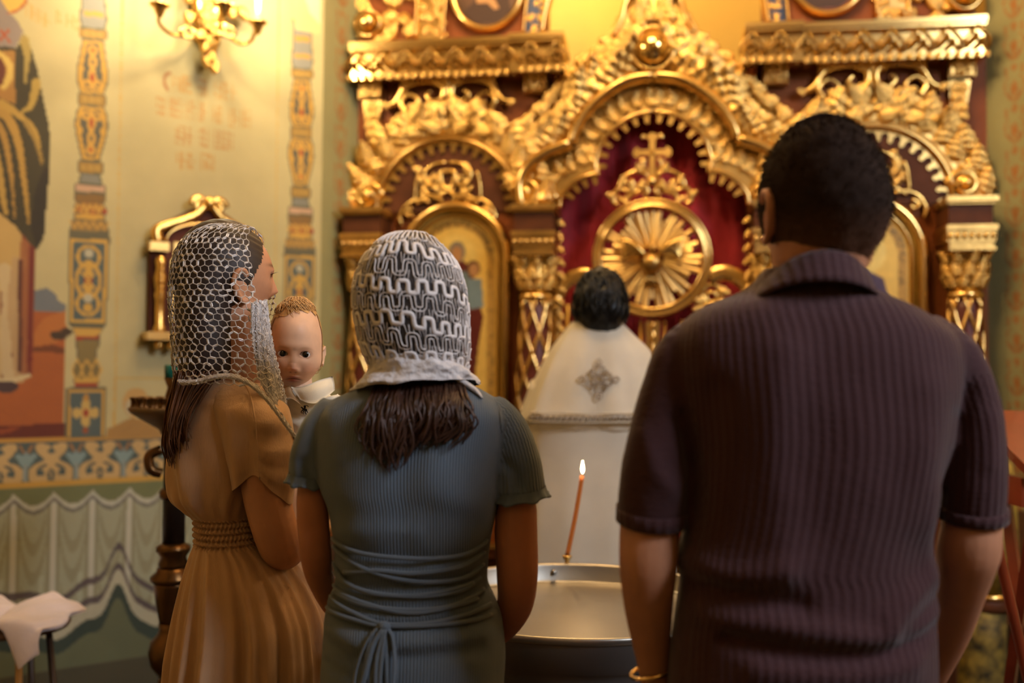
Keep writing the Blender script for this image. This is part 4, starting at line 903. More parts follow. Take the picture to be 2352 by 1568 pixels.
# ------------------------------------------------------------------ the man in the ribbed shirt
DM = 1.345; mx = Px(1868, 900, DM)[0]
man = person('person', (mx, DM + .03, 0), 'man with cropped dark hair in ribbed plum shirt, seen from behind')
TM = Torso([(612, 1764, 1980, .058, -.012), (635, 1752, 1992, .062, -.006), (655, 1735, 2003, .068, .0), (672, 1700, 2040, .080), (705, 1622, 2112, .098), (735, 1580, 2160, .108), (765, 1556, 2196, .114), (810, 1540, 2215, .120), (870, 1545, 2215, .124), (940, 1560, 2210, .126), (1020, 1578, 2198, .126), (1110, 1590, 2170, .124), (1180, 1590, 2155, .120), (1240, 1580, 2142, .117), (1295, 1560, 2143, .117), (1330, 1574, 2150, .116), (1400, 1565, 2154, .120), (1480, 1555, 2156, .124), (1568, 1546, 2158, .127), (1700, 1540, 2158, .128), (1800, 1542, 2152, .126)], DM, .03)
SLV = [[(1640, 775, DM + .025, .040), (1571, 815, DM + .02, .0385), (1541, 885, DM + .02, .0385), (1521, 975, DM + .02, .0430), (1509, 1070, DM + .02, .0490), (1502, 1150, DM + .025, .0500), (1500, 1192, DM + .03, .0480)],
       [(2110, 775, DM + .025, .040), (2186, 825, DM + .02, .0385), (2226, 915, DM + .02, .0385), (2240, 1000, DM + .02, .0400), (2240, 1095, DM + .02, .0420), (2235, 1150, DM + .025, .0430), (2232, 1184, DM + .03, .0430)]]
V, Fc = remesh([TM.shape()] + [limb(s, 24, 40) for s in SLV], .0055, 8)
bk = V[:, 1] < DM + .05
for L, w, a in (([(1560, 1268), (1640, 1300), (1760, 1290)], .018, .010), ([(1575, 1335), (1660, 1345), (1800, 1360)], .014, -.010), ([(1600, 1395), (1760, 1400), (1950, 1425), (2060, 1410), (2150, 1380)], .016, .011), ([(1650, 1440), (1800, 1462), (1980, 1462), (2120, 1425)], .012, -.013), ([(1700, 1500), (1850, 1498), (2050, 1490)], .02, .008),
                ([(2150, 1290), (2080, 1330), (2000, 1390)], .016, .010), ([(2155, 1360), (2090, 1385), (2030, 1420)], .012, -.009), ([(2120, 1130), (2105, 1240), (2140, 1330)], .018, .009), ([(2090, 900), (2080, 1050), (2085, 1180)], .03, .007), ([(2165, 960), (2140, 1080), (2140, 1200)], .016, -.010), ([(1840, 700), (1820, 900), (1790, 1150)], .05, -.006),
                ([(1760, 820), (1740, 1000), (1760, 1250)], .03, .008), ([(1620, 900), (1600, 1050)], .02, -.008), ([(2210, 900), (2190, 1020), (2160, 1120)], .012, -.008), ([(1560, 960), (1590, 1080), (1590, 1160)], .012, -.010), ([(1470, 1000), (1500, 1080), (1540, 1120)], .014, .005), ([(2270, 960), (2260, 1060)], .014, .004)):
    ridge(V, L, DM, w, a, bk)
V += (vnoise(V, .09) * .0022 + vnoise(V, .04) * .0010)[:, None] * np.array([0, -1, 0.2])
rib = arcr(TM, V); xc, hw, _, _ = TM.at(V[:, 2])
for s in SLV:
    P_ = smooth_path([Px(*q[:3]) for q in s], 30); dd = np.linalg.norm(V[:, None, [0, 2]] - P_[None][:, :, [0, 2]], axis=2); j = dd.argmin(1); near = (np.abs(V[:, 0] - xc) > hw * .93) & (V[:, 2] < Px(1500, 850, DM)[2])
    an = np.arctan2(V[:, 0] - P_[j, 0], -(V[:, 1] - P_[j, 1])); rib = np.where(near, an * .052, rib)
M_SHIRT = rib_mat('ribbed_shirt', '#402528', .0138, 0.34, 0.0018, cross=(230, 2.2), rough=.85, sheen=.15)
SHIRT = mk('shirt', V, Fc, M_SHIRT, man, attr={'rib': rib})
for s, nm in zip(SLV, 'lr'):
    a = Px(*s[-2][:3]); b = Px(*s[-1][:3]); d_ = (b - a) / np.linalg.norm(b - a); P_ = [lerp(a, b, t) for t in (.30, .36, 1.05, 1.10, 1.12)]; r = s[-1][3] + .001
    V1, F1 = tube(P_, [r + .0005, r + .003, r + .003, r + .0015, r - .002], 28); mk('sleeve_cuff', V1, F1, M_SHIRT, SHIRT, attr={'rib': np.arctan2(V1[:, 0] - b[0], b[1] - V1[:, 1]) * .05})
# collar: fold-over band, higher at the back
th = np.arange(64) * 2 * PI / 64; cxm = Px(1866, 620, DM)
def cring(pyc, x0, x1, hd, drop):
    a = Px(x0, pyc, DM); b = Px(x1, pyc, DM); c, s = np.cos(th), np.sin(th)
    return np.stack([(a[0] + b[0]) / 2 + (b[0] - a[0]) / 2 * c, DM + .012 + hd * s, a[2] - drop * (s * .5 + .5) - .012 * np.abs(c) ** 2], 1)
R = [cring(640, 1750, 1990, .064, .05), cring(600, 1752, 1992, .066, .05), cring(586, 1760, 1988, .066, .05), cring(582, 1762, 1990, .070, .05), cring(590, 1752, 1998, .075, .05), cring(615, 1728, 2010, .083, .052), cring(640, 1704, 2024, .090, .055), cring(652, 1694, 2031, .093, .056), cring(655, 1696, 2029, .090, .056), cring(648, 1702, 2022, .085, .055)]
V, Fc = loft(R, cap=False); V += (vnoise(V, .05) * .0018)[:, None]
mk('collar', V, Fc, M_SHIRT, man, attr={'rib': (V[:, 0] - cxm[0]) * 1.1})
# head, neck, arms, hands: one skin
HY = math.radians(12); hcM = Px(1888, 477, DM + .025); RM = rotm(HY, math.radians(4), math.radians(-1.5))
hM = head_local(.238, .0805, .098, 90, 76, False)
parts = [xf(hM, RM, hcM)] + [xf(e, RM, hcM + RM @ np.array([0, .0, -.012])) for s in (-1, 1) for e in ear_local(s, 1.08, .0765)]
parts += [limb([(1888, 500, DM + .03, .055), (1880, 580, DM + .02, .066), (1870, 640, DM + .03, .056), (1868, 740, DM + .03, .055)], 24), ]
core = Torso([(700, 1780, 1960, .04), (770, 1660, 2090, .075), (900, 1610, 2150, .095), (1200, 1640, 2100, .09), (1568, 1610, 2100, .095)], DM, .03); parts.append(core.shape(40))
armL = [(1620, 800, DM + .02, .03), (1530, 960, DM + .025, .028), (1500, 1110, DM + .03, .032), (1497, 1170, DM + .03, .0405), (1493, 1215, DM + .03, .0425), (1489, 1300, DM + .025, .0405), (1490, 1400, DM + .05, .0340), (1499, 1500, DM + .08, .0255), (1510, 1585, DM + .10, .0215)]
armR = [(2130, 800, DM + .02, .03), (2220, 960, DM + .025, .026), (2236, 1110, DM + .03, .030), (2232, 1165, DM + .03, .0375), (2231, 1205, DM + .03, .0400), (2224, 1265, DM + .035, .0425), (2206, 1350, DM + .075, .0355), (2180, 1450, DM + .14, .0300), (2140, 1550, DM + .20, .0230)]
parts += [limb(armL, 18, 44), limb(armR, 18, 44)]
parts += hand(Px(1512, 1600, DM + .105), (.05, .35, -1), (.35, .9, .1), 1, 1.0, .6) + hand(Px(2136, 1562, DM + .205), (-.7, .6, -.5), (-.4, .5, .6), -1, 1.0, .7)
V, Fc = remesh(parts, .0036, 5)
mk('body', V, Fc, M_SKIN, man, cols=shade(V, '#bb8262', (('#a8492f', Px(1762, 500, DM + .02), .03, .55), ('#b4372a', Px(2020, 520, DM), .03, .6), ('#9c5c40', Px(1870, 575, DM - .05), .06, .5))))
# cropped hair: cap over the skull with thousands of short bristles
V, Fc = xf(head_local(.246, .0855, .1035, 110, 100, False), RM, hcM); Lc = (V - hcM) @ RM
keep = lambda c: ((c[:, 1] < .03) & (c[:, 2] > -.078 - .25 * np.abs(c[:, 0]) * 0 + .55 * np.maximum(0, c[:, 1] + .035))) | ((c[:, 2] > .055) & (c[:, 1] < .085))
kp = keep(Lc); Fc = [f for f in Fc if all(kp[i] for i in f)]
V = V + (vnoise(V, .012) * .0012 + vnoise(V, .03) * .0015)[:, None] * (V - hcM) / .09
rn = np.random.RandomState(5); idx = np.where(kp)[0]; cand = rn.choice(idx, 9000); nr = (V[cand] - hcM); nr /= np.linalg.norm(nr, axis=1)[:, None]
p = V[cand] + rn.normal(0, .0011, (9000, 3)); hgt = np.interp(Lc[cand, 2], [-.08, -.03, .04], [.0010, .003, .0060]); tip = p + nr * hgt[:, None] + rn.normal(0, .0016, (9000, 3)) - np.array([0, 0, .0015]); sd = np.cross(nr, rn.normal(0, 1, (9000, 3))); sd /= np.linalg.norm(sd, axis=1)[:, None]; sd *= .0007
Vh = np.stack([p + sd, p - sd, tip], 1).reshape(-1, 3); b0 = len(V); V2 = np.vstack([V, Vh]); F2 = Fc + [(b0 + 3 * i, b0 + 3 * i + 1, b0 + 3 * i + 2) for i in range(9000)]
zz = np.concatenate([Lc[:, 2], np.repeat(Lc[cand, 2], 3)]); t = np.clip((zz + .078) / .075, 0, 1)[:, None]; C = srgb('#6b4a38') * (1 - t) + srgb('#2e211b') * t
mk('hair', V2, F2, mat('cropped_hair', '#181010', .95, vcol=True, spec=.08), man, cols=C)
# trousers, shoes, bracelet
M_TROUS = mat('dark_trousers', '#1c1a1e', .8)
zt_ = Px(1868, 1780, DM)[2]; parts = [loft([TM.ring(z, np.arange(40) * 2 * PI / 40) * np.array([1, 1, 1]) for z in np.linspace(zt_ - .02, zt_ + .06, 4)])]
hipw = .105
for s in (-1, 1): parts.append(tube([(mx - .015 + s * .075, DM + .03, zt_ + .02), (mx - .015 + s * .095, DM + .03, zt_ - .1), (mx + s * .10, DM + .03, .48), (mx + s * .105, DM + .03, .06)], [.09, .098, .07, .062], 24))
V, Fc = remesh(parts, .010, 6); V = V * np.array([1, 1, 1]); sc = V[:, 2] > zt_ - .03; V[sc, 0] = mx - .01 + (V[sc, 0] - mx + .01) * .96; mk('trousers', V, Fc, M_TROUS, man)
shoes(man, ((mx - .105, DM + .06), (mx + .105, DM + .06)), 0, mat('black_leather', '#0d0c0c', .35))
wc = Px(1499, 1540, DM + .09); mk('bracelet', *tube([wc + np.array([.031 * math.cos(a), .031 * math.sin(a), .008 * math.cos(a)]) for a in np.linspace(0, 2 * PI, 30)], .0032, 6), M_GOLDS, man)

# ------------------------------------------------------------------ the woman in the grey dress with a lace scarf
DG = 1.61; gxw = Px(945, 900, DG)[0]
wg = person('person', (gxw, DG + .02, 0), 'woman in grey ribbed dress with tape-lace headscarf, seen from behind')
TG = Torso([(872, 868, 1062, .050), (890, 832, 1098, .064), (905, 790, 1125, .076), (925, 752, 1152, .088), (960, 728, 1172, .098), (1010, 722, 1166, .104), (1060, 724, 1158, .107), (1120, 732, 1150, .107), (1160, 748, 1143, .104), (1200, 757, 1135, .100), (1260, 766, 1124, .094), (1330, 767, 1119, .093), (1355, 761, 1126, .096), (1380, 750, 1138, .103), (1420, 744, 1152, .113), (1500, 738, 1161, .124), (1568, 735, 1158, .126), (1700, 738, 1150, .122), (1900, 760, 1125, .115), (2150, 790, 1095, .105), (2280, 790, 1100, .105)], DG, .02)
SG = [[(775, 935, DG + .015, .030), (737, 985, DG + .008, .0325), (716, 1045, DG + .006, .0350), (709, 1098, DG + .008, .0335)], [(1120, 935, DG + .015, .030), (1163, 985, DG + .008, .0345), (1185, 1060, DG + .005, .0410), (1193, 1130, DG + .008, .0440)]]
V, Fc = remesh([TG.shape()] + [limb(s, 24, 30) for s in SG], .005, 8)
bk = V[:, 1] < DG + .03
for L, w, a in (([(765, 1238), (900, 1262), (1050, 1262), (1120, 1235)], .012, -.005), ([(770, 1225), (850, 1205), (960, 1208)], .018, .005), ([(760, 1310), (900, 1330), (1110, 1300)], .010, -.006), ([(762, 1285), (880, 1300), (1050, 1290), (1118, 1270)], .008, .005), ([(760, 1352), (900, 1372), (1120, 1352)], .008, -.006),
                ([(750, 1395), (880, 1405), (1000, 1402), (1135, 1388)], .008, -.006), ([(760, 1455), (850, 1480), (930, 1470), (1100, 1460)], .012, -.007), ([(770, 1430), (860, 1445), (1000, 1440), (1120, 1430)], .015, .006), ([(755, 1500), (830, 1520)], .012, -.005), ([(1000, 1090), (1060, 1140), (1110, 1170)], .04, .008), ([(1000, 1160), (1080, 1180)], .02, -.004), ([(945, 960), (945, 1150), (945, 1260)], .035, -.006), ([(860, 1000), (860, 1120)], .04, .004),
                ([(1165, 1060), (1185, 1085), (1190, 1110)], .010, -.008), ([(705, 1060), (712, 1085)], .010, -.008)):
    ridge(V, L, DG, w, a, bk)
V += (vnoise(V, .07) * .0018 + vnoise(V, .03) * .0007)[:, None] * np.array([0, -1, 0.2])
rib = arcr(TG, V); xc, hw, _, _ = TG.at(V[:, 2])
for s in SG:
    P_ = smooth_path([Px(*q[:3]) for q in s], 24); j = np.linalg.norm(V[:, None, [0, 2]] - P_[None][:, :, [0, 2]], axis=2).argmin(1); near = (np.abs(V[:, 0] - xc) > hw * .95) & (V[:, 2] > Px(900, 1150, DG)[2]); rib = np.where(near, np.arctan2(V[:, 0] - P_[j, 0], P_[j, 1] - V[:, 1]) * .035, rib)
M_GREY = rib_mat('grey_knit', '#5d6874', .0052, 0.55, 0.0012, cross=(300, .3), rough=.8, sheen=.3, noise=(12, .06))
DRG = mk('dress', V, Fc, M_GREY, wg, attr={'rib': rib})
# gathered frill at the sleeve hems
for s in SG:
    b = Px(*s[-1][:3]); a = Px(*s[-2][:3]); d_ = (b - a) / np.linalg.norm(b - a); r = s[-1][3]; th = np.arange(60) * 2 * PI / 60; x_ = np.cross(d_, [0, 1, 0]); x_ /= np.linalg.norm(x_); y_ = np.cross(d_, x_)
    R = [[b + d_ * (t * .016 - .006 + .0022 * t * math.sin(7 * q)) + (r * (1 + .13 * t * t) + t * .0022 * math.sin(13 * q)) * (math.cos(q) * x_ + math.sin(q) * y_) for q in th] for t in (0, .4, .8, 1.0)]; R.append([p_ * .94 + b * .06 for p_ in R[-1]]); R.append([p_ * .9 + (b - d_ * .01) * .1 for p_ in R[0]])
    V1, F1 = loft(R, False); mk('sleeve_frill', V1, F1, M_GREY, DRG, attr={'rib': np.zeros(len(V1))})
# seams, lacing cords and bow
M_CORD = mat('grey_cord', '#56606b', .8, sheen=.3)
def cord(L, r, name='lacing_cord', off=.004, parent=DRG, n=50):
    Q = smooth_path(L, n); P_ = [TG.bpx(a, b, DG, off) for a, b in Q]; mk(name, *tube(P_, r, 7), M_CORD, parent)
for L in ([(768, 1232), (840, 1252), (960, 1262), (1060, 1260), (1108, 1245), (1120, 1235)], [(770, 1250), (860, 1290), (960, 1312), (1060, 1312), (1112, 1290)], [(1114, 1262), (1060, 1285), (960, 1295), (880, 1290), (800, 1300)], [(772, 1310), (850, 1335), (960, 1345), (1060, 1338), (1105, 1318)], [(768, 1290), (800, 1318), (870, 1340), (980, 1342), (1090, 1325)],
          [(770, 1340), (850, 1360), (960, 1378), (1100, 1360)], [(1112, 1345), (1040, 1368), (940, 1372), (840, 1362), (775, 1345)], [(764, 1362), (830, 1382), (900, 1400), (1000, 1398), (1100, 1382), (1128, 1378)], [(758, 1385), (830, 1395), (900, 1404), (1040, 1402), (1130, 1398)]): cord(L, .0036)
for L in ([(745, 925), (728, 985), (722, 1050), (726, 1110)], [(1146, 925), (1152, 985), (1158, 1060), (1158, 1128)]): cord(L, .0010, 'armhole_seam', .0012)
bw = lambda L, off: [TG.bpx(a, b, DG, o) for (a, b), o in zip(smooth_path(L, 40), np.interp(np.linspace(0, 1, 40), np.linspace(0, 1, len(off)), off))]
BOW = mk('bow', *ball(TG.bpx(900, 1403, DG, .008), (.010, .008, .008), 10, 8), M_CORD, DRG)
for L in ([(900, 1402), (878, 1415), (862, 1470), (858, 1540), (875, 1568), (886, 1540), (888, 1470), (902, 1410)], [(900, 1404), (918, 1420), (926, 1470), (922, 1530), (905, 1568), (894, 1530), (898, 1450), (902, 1408)], [(896, 1404), (872, 1420), (848, 1470), (838, 1520), (846, 1545), (862, 1500), (878, 1440), (898, 1408)]):
    mk('bow_loop', *tube(bw(L, [.006, .012, .014, .016, .012]), .0042, 8, flat=.5), M_CORD, BOW)
for L in ([(898, 1404), (880, 1480), (868, 1560), (860, 1640)], [(902, 1404), (908, 1480), (915, 1560), (930, 1650)]): mk('bow_tail', *tube(bw(L, [.006, .012, .008]), .0038, 8, flat=.5), M_CORD, BOW)
# body
hcG = Px(946, 690, DG + .02); RG = rotm(math.radians(8), math.radians(6), 0)
parts = [xf(head_local(.212, .070, .086, 70, 60), RG, hcG), limb([(946, 720, DG + .025, .045), (946, 830, DG + .015, .050), (946, 900, DG + .02, .06)], 20), Torso([(880, 870, 1030, .045), (930, 790, 1110, .07), (1010, 765, 1125, .085), (1250, 800, 1090, .075), (1400, 800, 1090, .08), (1560, 800, 1100, .09)], DG, .02).shape(40)]
aL = [(775, 940, DG + .01, .022), (732, 1020, DG + .02, .018), (718, 1090, DG + .015, .021), (717, 1140, DG + .01, .0255), (719, 1200, DG + .01, .0262), (726, 1275, DG + .02, .0262), (738, 1330, DG + .06, .0235), (775, 1400, DG + .13, .020), (830, 1440, DG + .19, .0165)]
aR = [(1125, 940, DG + .01, .022), (1166, 1020, DG + .02, .020), (1184, 1110, DG + .015, .027), (1186, 1165, DG + .01, .0335), (1185, 1220, DG + .01, .0355), (1188, 1320, DG + .015, .0345), (1180, 1395, DG + .05, .030), (1140, 1455, DG + .12, .022), (1080, 1480, DG + .19, .0165)]
parts += [limb(aL, 18, 40), limb(aR, 18, 40)] + hand(Px(835, 1443, DG + .195), (.8, .45, -.2), (0, .5, 1), 1, .92, .5) + hand(Px(1075, 1482, DG + .195), (-.8, .45, -.1), (0, .5, 1), -1, .92, .5)
for s in (-1, 1): parts.append(tube([(gxw + s * .06, DG + .02, .9), (gxw + s * .065, DG + .02, .5), (gxw + s * .06, DG + .03, .30), (gxw + s * .058, DG + .02, .07)], [.075, .056, .052, .034], 18))
V, Fc = remesh(parts, .0038, 5); mk('body', V, Fc, M_SKIN, wg, cols=shade(V, '#b57655'))
shoes(wg, ((gxw - .058, DG + .06), (gxw + .058, DG + .06)), 0, mat('beige_shoe', '#a88468', .5), .24)
# hair
HG = Torso([(534, 935, 955, .015), (542, 900, 985, .05), (562, 868, 1008, .075), (600, 838, 1040, .092), (650, 820, 1058, .100), (700, 817, 1066, .102), (750, 825, 1066, .098), (800, 836, 1064, .088), (850, 858, 1056, .075), (885, 870, 1050, .062), (905, 880, 1040, .05)], DG, .02, 2.1)
V, Fc = HG.shape(60); HAIRG = mk('hair', V, Fc, mat('crown_hair', '#1f120d', .6), wg)
def rootsG(t, r):
    x0 = 868 + (1062 - 868) * r.random(); y0 = 868 + 14 * r.random(); mid_ = abs(x0 - 930) / 100; L = r.uniform(70, 125) + (80 if x0 < 950 else 25) * r.random(); spread = (x0 - 950) * .16 + r.uniform(-20, 20); p_ = r.uniform(.006, .026)
    x2 = min(max(x0 + spread, 800), 1095); ym = y0 + L
    return [TG.bpx(x0, y0, DG, .012), TG.bpx(lerp(x0, x2, .4) + r.uniform(-8, 8), y0 + L * .4, DG, p_), TG.bpx(x2 + r.uniform(-10, 10), y0 + L * .75, DG, p_ * .8), TG.bpx(x2 * .8 + 910 * .2 + r.uniform(-12, 12), ym, DG, p_ * .5)]
V, Fc = strands(rootsG, 520, 3, .0024, .0005, 4, 14, .009); mk('loose_hair', V, Fc, mat('loose_hair', '#3c2318', .42, spec=.5, noise=(40, .4)), HAIRG)
# lace scarf: sheer ground with applied tape meanders
M_TULLE = mat('sheer_ground', '#cfc6c4', .8, alpha=.06); M_LACE = mat('lace_tape', '#e8dfdd', .75, sheen=.2, bump=(900, .5, .001)); M_LACE2 = mat('lace_wrap', '#d8cfcd', .8, sheen=.2, noise=(60, .12), bump=(130, .8, .004))
HS = Torso([(528, 938, 954, .012), (533, 912, 976, .035), (545, 882, 998, .060), (562, 860, 1014, .080), (600, 829, 1046, .098), (650, 812, 1065, .107), (700, 809, 1073, .109), (750, 817, 1075, .106), (790, 826, 1076, .100), (825, 840, 1075, .090), (860, 852, 1072, .080)], DG, .02, 2.1)
V, Fc = loft([HS.ring(z, np.arange(72) * 2 * PI / 72) for z in HS.T[:, 0]], cap=False); SCF = mk('lace_scarf', V, Fc, M_TULLE, wg)
def hood(x, z, off=.0015):
    "point on the back of the hood from an angle-like coordinate x (-1..1 = side to side) and height"
    th_ = -PI / 2 + x * PI * .62; q = HS.ring(z, np.array([th_]))[0]; xc, hw, yc, hd = HS.at(z); o = q - np.array([xc, yc, z - .03]); return q + o / np.linalg.norm(o) * off
def ribbon(P_, w, off=.0012):
    P_ = np.array(P_); T_ = np.gradient(P_, axis=0); T_ /= np.linalg.norm(T_, axis=1)[:, None] + 1e-9; c = np.array([Px(945, 700, DG)[0], DG + .02, Px(945, 700, DG)[2]]); N_ = P_ - c; N_ /= np.linalg.norm(N_, axis=1)[:, None]; B = np.cross(T_, N_); B /= np.linalg.norm(B, axis=1)[:, None] + 1e-9
    return loft([[p_ + b * w / 2, p_ + n_ * off * 1.2 + b * w * .25, p_ + n_ * off * 1.2 - b * w * .25, p_ - b * w / 2, p_ - n_ * off * .5] for p_, b, n_ in zip(P_, B, N_)])
zT, zB = Px(945, 545, DG)[2], Px(945, 845, DG)[2]; rowsN = 8; gt = [G(), G(), G()]
for i in range(rowsN):
    t0 = (i + .45) / rowsN; solid = i % 2 == 1; amp = .0105 if solid else .0125; nper = 12; ph = .5 * (i % 2); pts = []
    for q in np.linspace(-1, 1, 820):
        c = q * nper * PI + ph * PI + .7 * math.sin(q * 5 + i * 2.1); zc = lerp(zT, zB, t0) + .004 * math.sin(q * 7 + i * 1.7) + .012 * (1 - 2.2 * q * q) * (1 - t0) - .020 * q * (1 if i > 2 else .3)
        xx = q - (.46 if solid else .42) / (nper * PI) * math.sin(2 * c) ; zz_ = zc + amp * (math.sin(c) + .10 * math.sin(3 * c)); zz_ = min(max(zz_, zB - .03), zT + .004); pts.append(hood(xx, zz_))
    if solid: gt[0].add(ribbon(pts, .0078, .0016))
    else:
        for w_ in (-.0031, .0031):
            P_ = np.array(pts); T_ = np.gradient(P_, axis=0); T_ /= np.linalg.norm(T_, axis=1)[:, None] + 1e-9; N_ = P_ - np.array([P_[:, 0].mean(), DG + .02, lerp(zT, zB, .5)]); N_ /= np.linalg.norm(N_, axis=1)[:, None]; gt[1].add(ribbon(P_ + np.cross(T_, N_) * w_, .0021, .0012))
    for q in np.linspace(-.97, .97, 56):                      # little bars that tie the rows together
        z0_ = lerp(zT, zB, t0 + .5 / rowsN) + .012 * (1 - 2.2 * q * q) * (1 - t0) - .02 * q * (1 if i > 2 else .3); a_ = hood(q, min(max(z0_ + .008, zB - .03), zT)); b_ = hood(q + random.uniform(-.02, .02), min(max(z0_ - .009, zB - .035), zT)); gt[2].add(tube([a_, b_], .0006, 4))
gt[0].build('solid_lace_tape', M_LACE, SCF, kind='stuff'); gt[1].build('outline_lace_tape', M_LACE, SCF, kind='stuff'); gt[2].build('lace_bars', M_LACE, SCF, kind='stuff')
g = G()                                                   # selvedge down both sides of the hood
for s in (-1, 1): g.add(ribbon([hood(s * 1.03, z) for z in np.linspace(zT + .005, zB - .02, 60)], .011))
g.build('selvedge', M_LACE, SCF)
WR = Torso([(806, 856, 1020, .070), (818, 850, 1034, .076), (832, 848, 1052, .083), (848, 842, 1066, .088), (866, 828, 1080, .093), (880, 812, 1092, .096), (888, 806, 1098, .094)], DG, .015, 2.1, n=40)
V, Fc = loft([WR.ring(z, np.arange(120) * 2 * PI / 120) for z in WR.T[:, 0]], cap=False); a_ = np.arctan2(V[:, 1] - DG, V[:, 0] - gxw); zr = (V[:, 2] - V[:, 2].min()) / np.ptp(V[:, 2])
V += ((V - np.array([gxw, DG + .015, 0])) * np.array([1, 1, 0])) * (.045 * np.sin(zr * 9 + a_ * 2.5) + vnoise(V, .02) * .05 + vnoise(V, .006) * .035)[:, None]; V[:, 2] += .010 * np.sin(a_ + 2.3) * 1.0 + vnoise(V, .03) * .004 - (1 - zr) * .012 * np.sin(-a_ * 1.0) * -.3
mk('scarf_wrap', V, Fc, M_LACE2, SCF)
tl = [TG.bpx(a, b, DG, o) for a, b, o in ((1050, 868, .016), (1078, 886, .012), (1098, 900, .009), (1108, 912, .006))]; mk('scarf_tail', *tube(smooth_path(tl, 14), np.interp(np.linspace(0, 1, 14), [0, .5, 1], [.012, .010, .003]), 8, flat=.5), M_LACE2, SCF)
# ------------------------------------------------------------------ the mother in the tan dress with a net scarf
DO = 1.86; ox = Px(520, 900, DO)[0]
mo = person('person', (ox, DO + .03, 0), 'woman in tan dress and sequinned net headscarf holding the baby')
TO = Torso([(862, 470, 560, .045), (878, 448, 592, .070), (900, 425, 612, .090), (930, 408, 630, .104), (970, 396, 640, .112), (1020, 388, 645, .117), (1070, 386, 645, .119), (1110, 388, 635, .118), (1145, 396, 615, .113), (1172, 420, 596, .102), (1192, 443, 588, .092), (1220, 445, 592, .092), (1247, 446, 602, .095), (1275, 438, 640, .115), (1310, 430, 670, .135), (1350, 421, 698, .150), (1420, 409, 730, .166), (1500, 399, 742, .178), (1568, 394, 745, .185), (1750, 382, 752, .20), (2000, 372, 762, .215), (2180, 368, 768, .222)], DO, .03, 2.2, n=200)
ths = np.arange(320) * 2 * PI / 320; zw0 = Px(520, 1192, DO)[2]; zw1 = Px(520, 1247, DO)[2]
V, Fc = loft([TO.ring(z, ths) for z in TO.T[:, 0]]); k = len(ths); TH = np.tile(ths, len(TO.T)); xc, hw, yc, hd = TO.at(V[:, 2])
O = V - np.stack([xc, yc, V[:, 2]], 1); ln = np.linalg.norm(O, axis=1)[:, None] + 1e-9
below = np.clip((zw1 - V[:, 2]) / .22, 0, 1); pl = np.sin(TH * 23 + 1.2 * np.sin(TH * 5)) * .5 + np.sin(TH * 11 + 2) * .6 + np.sin(TH * 37) * .2
fo = pl * (.0022 + .011 * below) * (V[:, 2] < zw1 + .004)
inb = (V[:, 2] <= zw0 + .004) & (V[:, 2] >= zw1 - .004); fo += inb * (.0035 * np.sin((V[:, 2] - zw1) / (zw0 - zw1) * 2 * PI * 4 - PI / 2) + .0022 * np.sin(TH * 52 + 2 * np.sin(V[:, 2] * 300)))
up_ = np.clip((V[:, 2] - zw0) / .03, 0, 1); fo += up_ * (.006 * np.sin(TH * 9 + V[:, 2] * 26) * np.exp(-((V[:, 2] - zw0 - .06) / .09) ** 2) + .003 * np.sin(TH * 21 + V[:, 2] * 12) * np.exp(-((V[:, 2] - zw0) / .06) ** 2))
V = V + O / ln * fo[:, None] + (vnoise(V, .06) * .0016)[:, None] * np.array([0, -1, 0])
M_TAN = mat('tan_crepe', '#c09670', .78, sheen=.25, noise=(18, .06)); _nt = M_TAN.node_tree
_tc = _nt.nodes.new('ShaderNodeTexCoord'); _mp = _nt.nodes.new('ShaderNodeMapping'); _mp.inputs['Scale'].default_value = (420, 420, 60); _nt.links.new(_tc.outputs['Object'], _mp.inputs[0])
_nz = _nt.nodes.new('ShaderNodeTexNoise'); _nz.inputs['Scale'].default_value = 1; _nz.inputs['Detail'].default_value = 3; _nt.links.new(_mp.outputs[0], _nz.inputs['Vector']); _bp = _nt.nodes.new('ShaderNodeBump'); _bp.inputs['Strength'].default_value = .35; _bp.inputs['Distance'].default_value = .0015
_nt.links.new(_nz.outputs[0], _bp.inputs['Height']); _nt.links.new(_bp.outputs[0], _nt.nodes['Principled BSDF'].inputs['Normal'])
DRO = mk('dress', V, Fc, M_TAN, mo)
# wide kimono sleeve on the near side: rings from shoulder to a slanting hem
def sleeve_ring(t, k=56):
    c = smooth_path([Px(545, 885, DO + .0), Px(575, 935, DO - .04), Px(592, 1010, DO - .055), Px(600, 1075, DO - .06), Px(602, 1128, DO - .06)], 40)[int(t * 39)]
    w = np.interp(t, [0, .25, .6, 1], [.050, .070, .066, .0545]); h = np.interp(t, [0, .3, 1], [.05, .072, .055]); a = np.arange(k) * 2 * PI / k
    return np.stack([c[0] + w * np.cos(a), c[1] + h * np.sin(a) * .95, c[2] + np.interp(t, [0, .7, 1], [0, .004, .012]) * np.cos(2 * a) * -1.0 + t * t * (-.010 * np.cos(a) + .022 * np.exp(-((a - 4.71) / .45) ** 2))], 1)
R = [sleeve_ring(t) for t in np.linspace(0, 1, 34)]; V, Fc = loft(R, cap=False); tt = np.repeat(np.linspace(0, 1, 34), 56); aa = np.tile(np.arange(56) * 2 * PI / 56, 34)
V[:, 1] -= .006 * np.sin(aa * 6 + tt * 3) * tt + .004 * np.sin(tt * 26 + aa * 2) * (aa > 4.9) * np.sin(PI * tt); R2 = [np.array(R[-1]) * 1.0 - np.array([0, 0, .0]), np.array(R[-1]) * .9 + np.array(R[-3]).mean(0) * .1]
mk('sleeve', V, Fc, M_TAN, DRO)
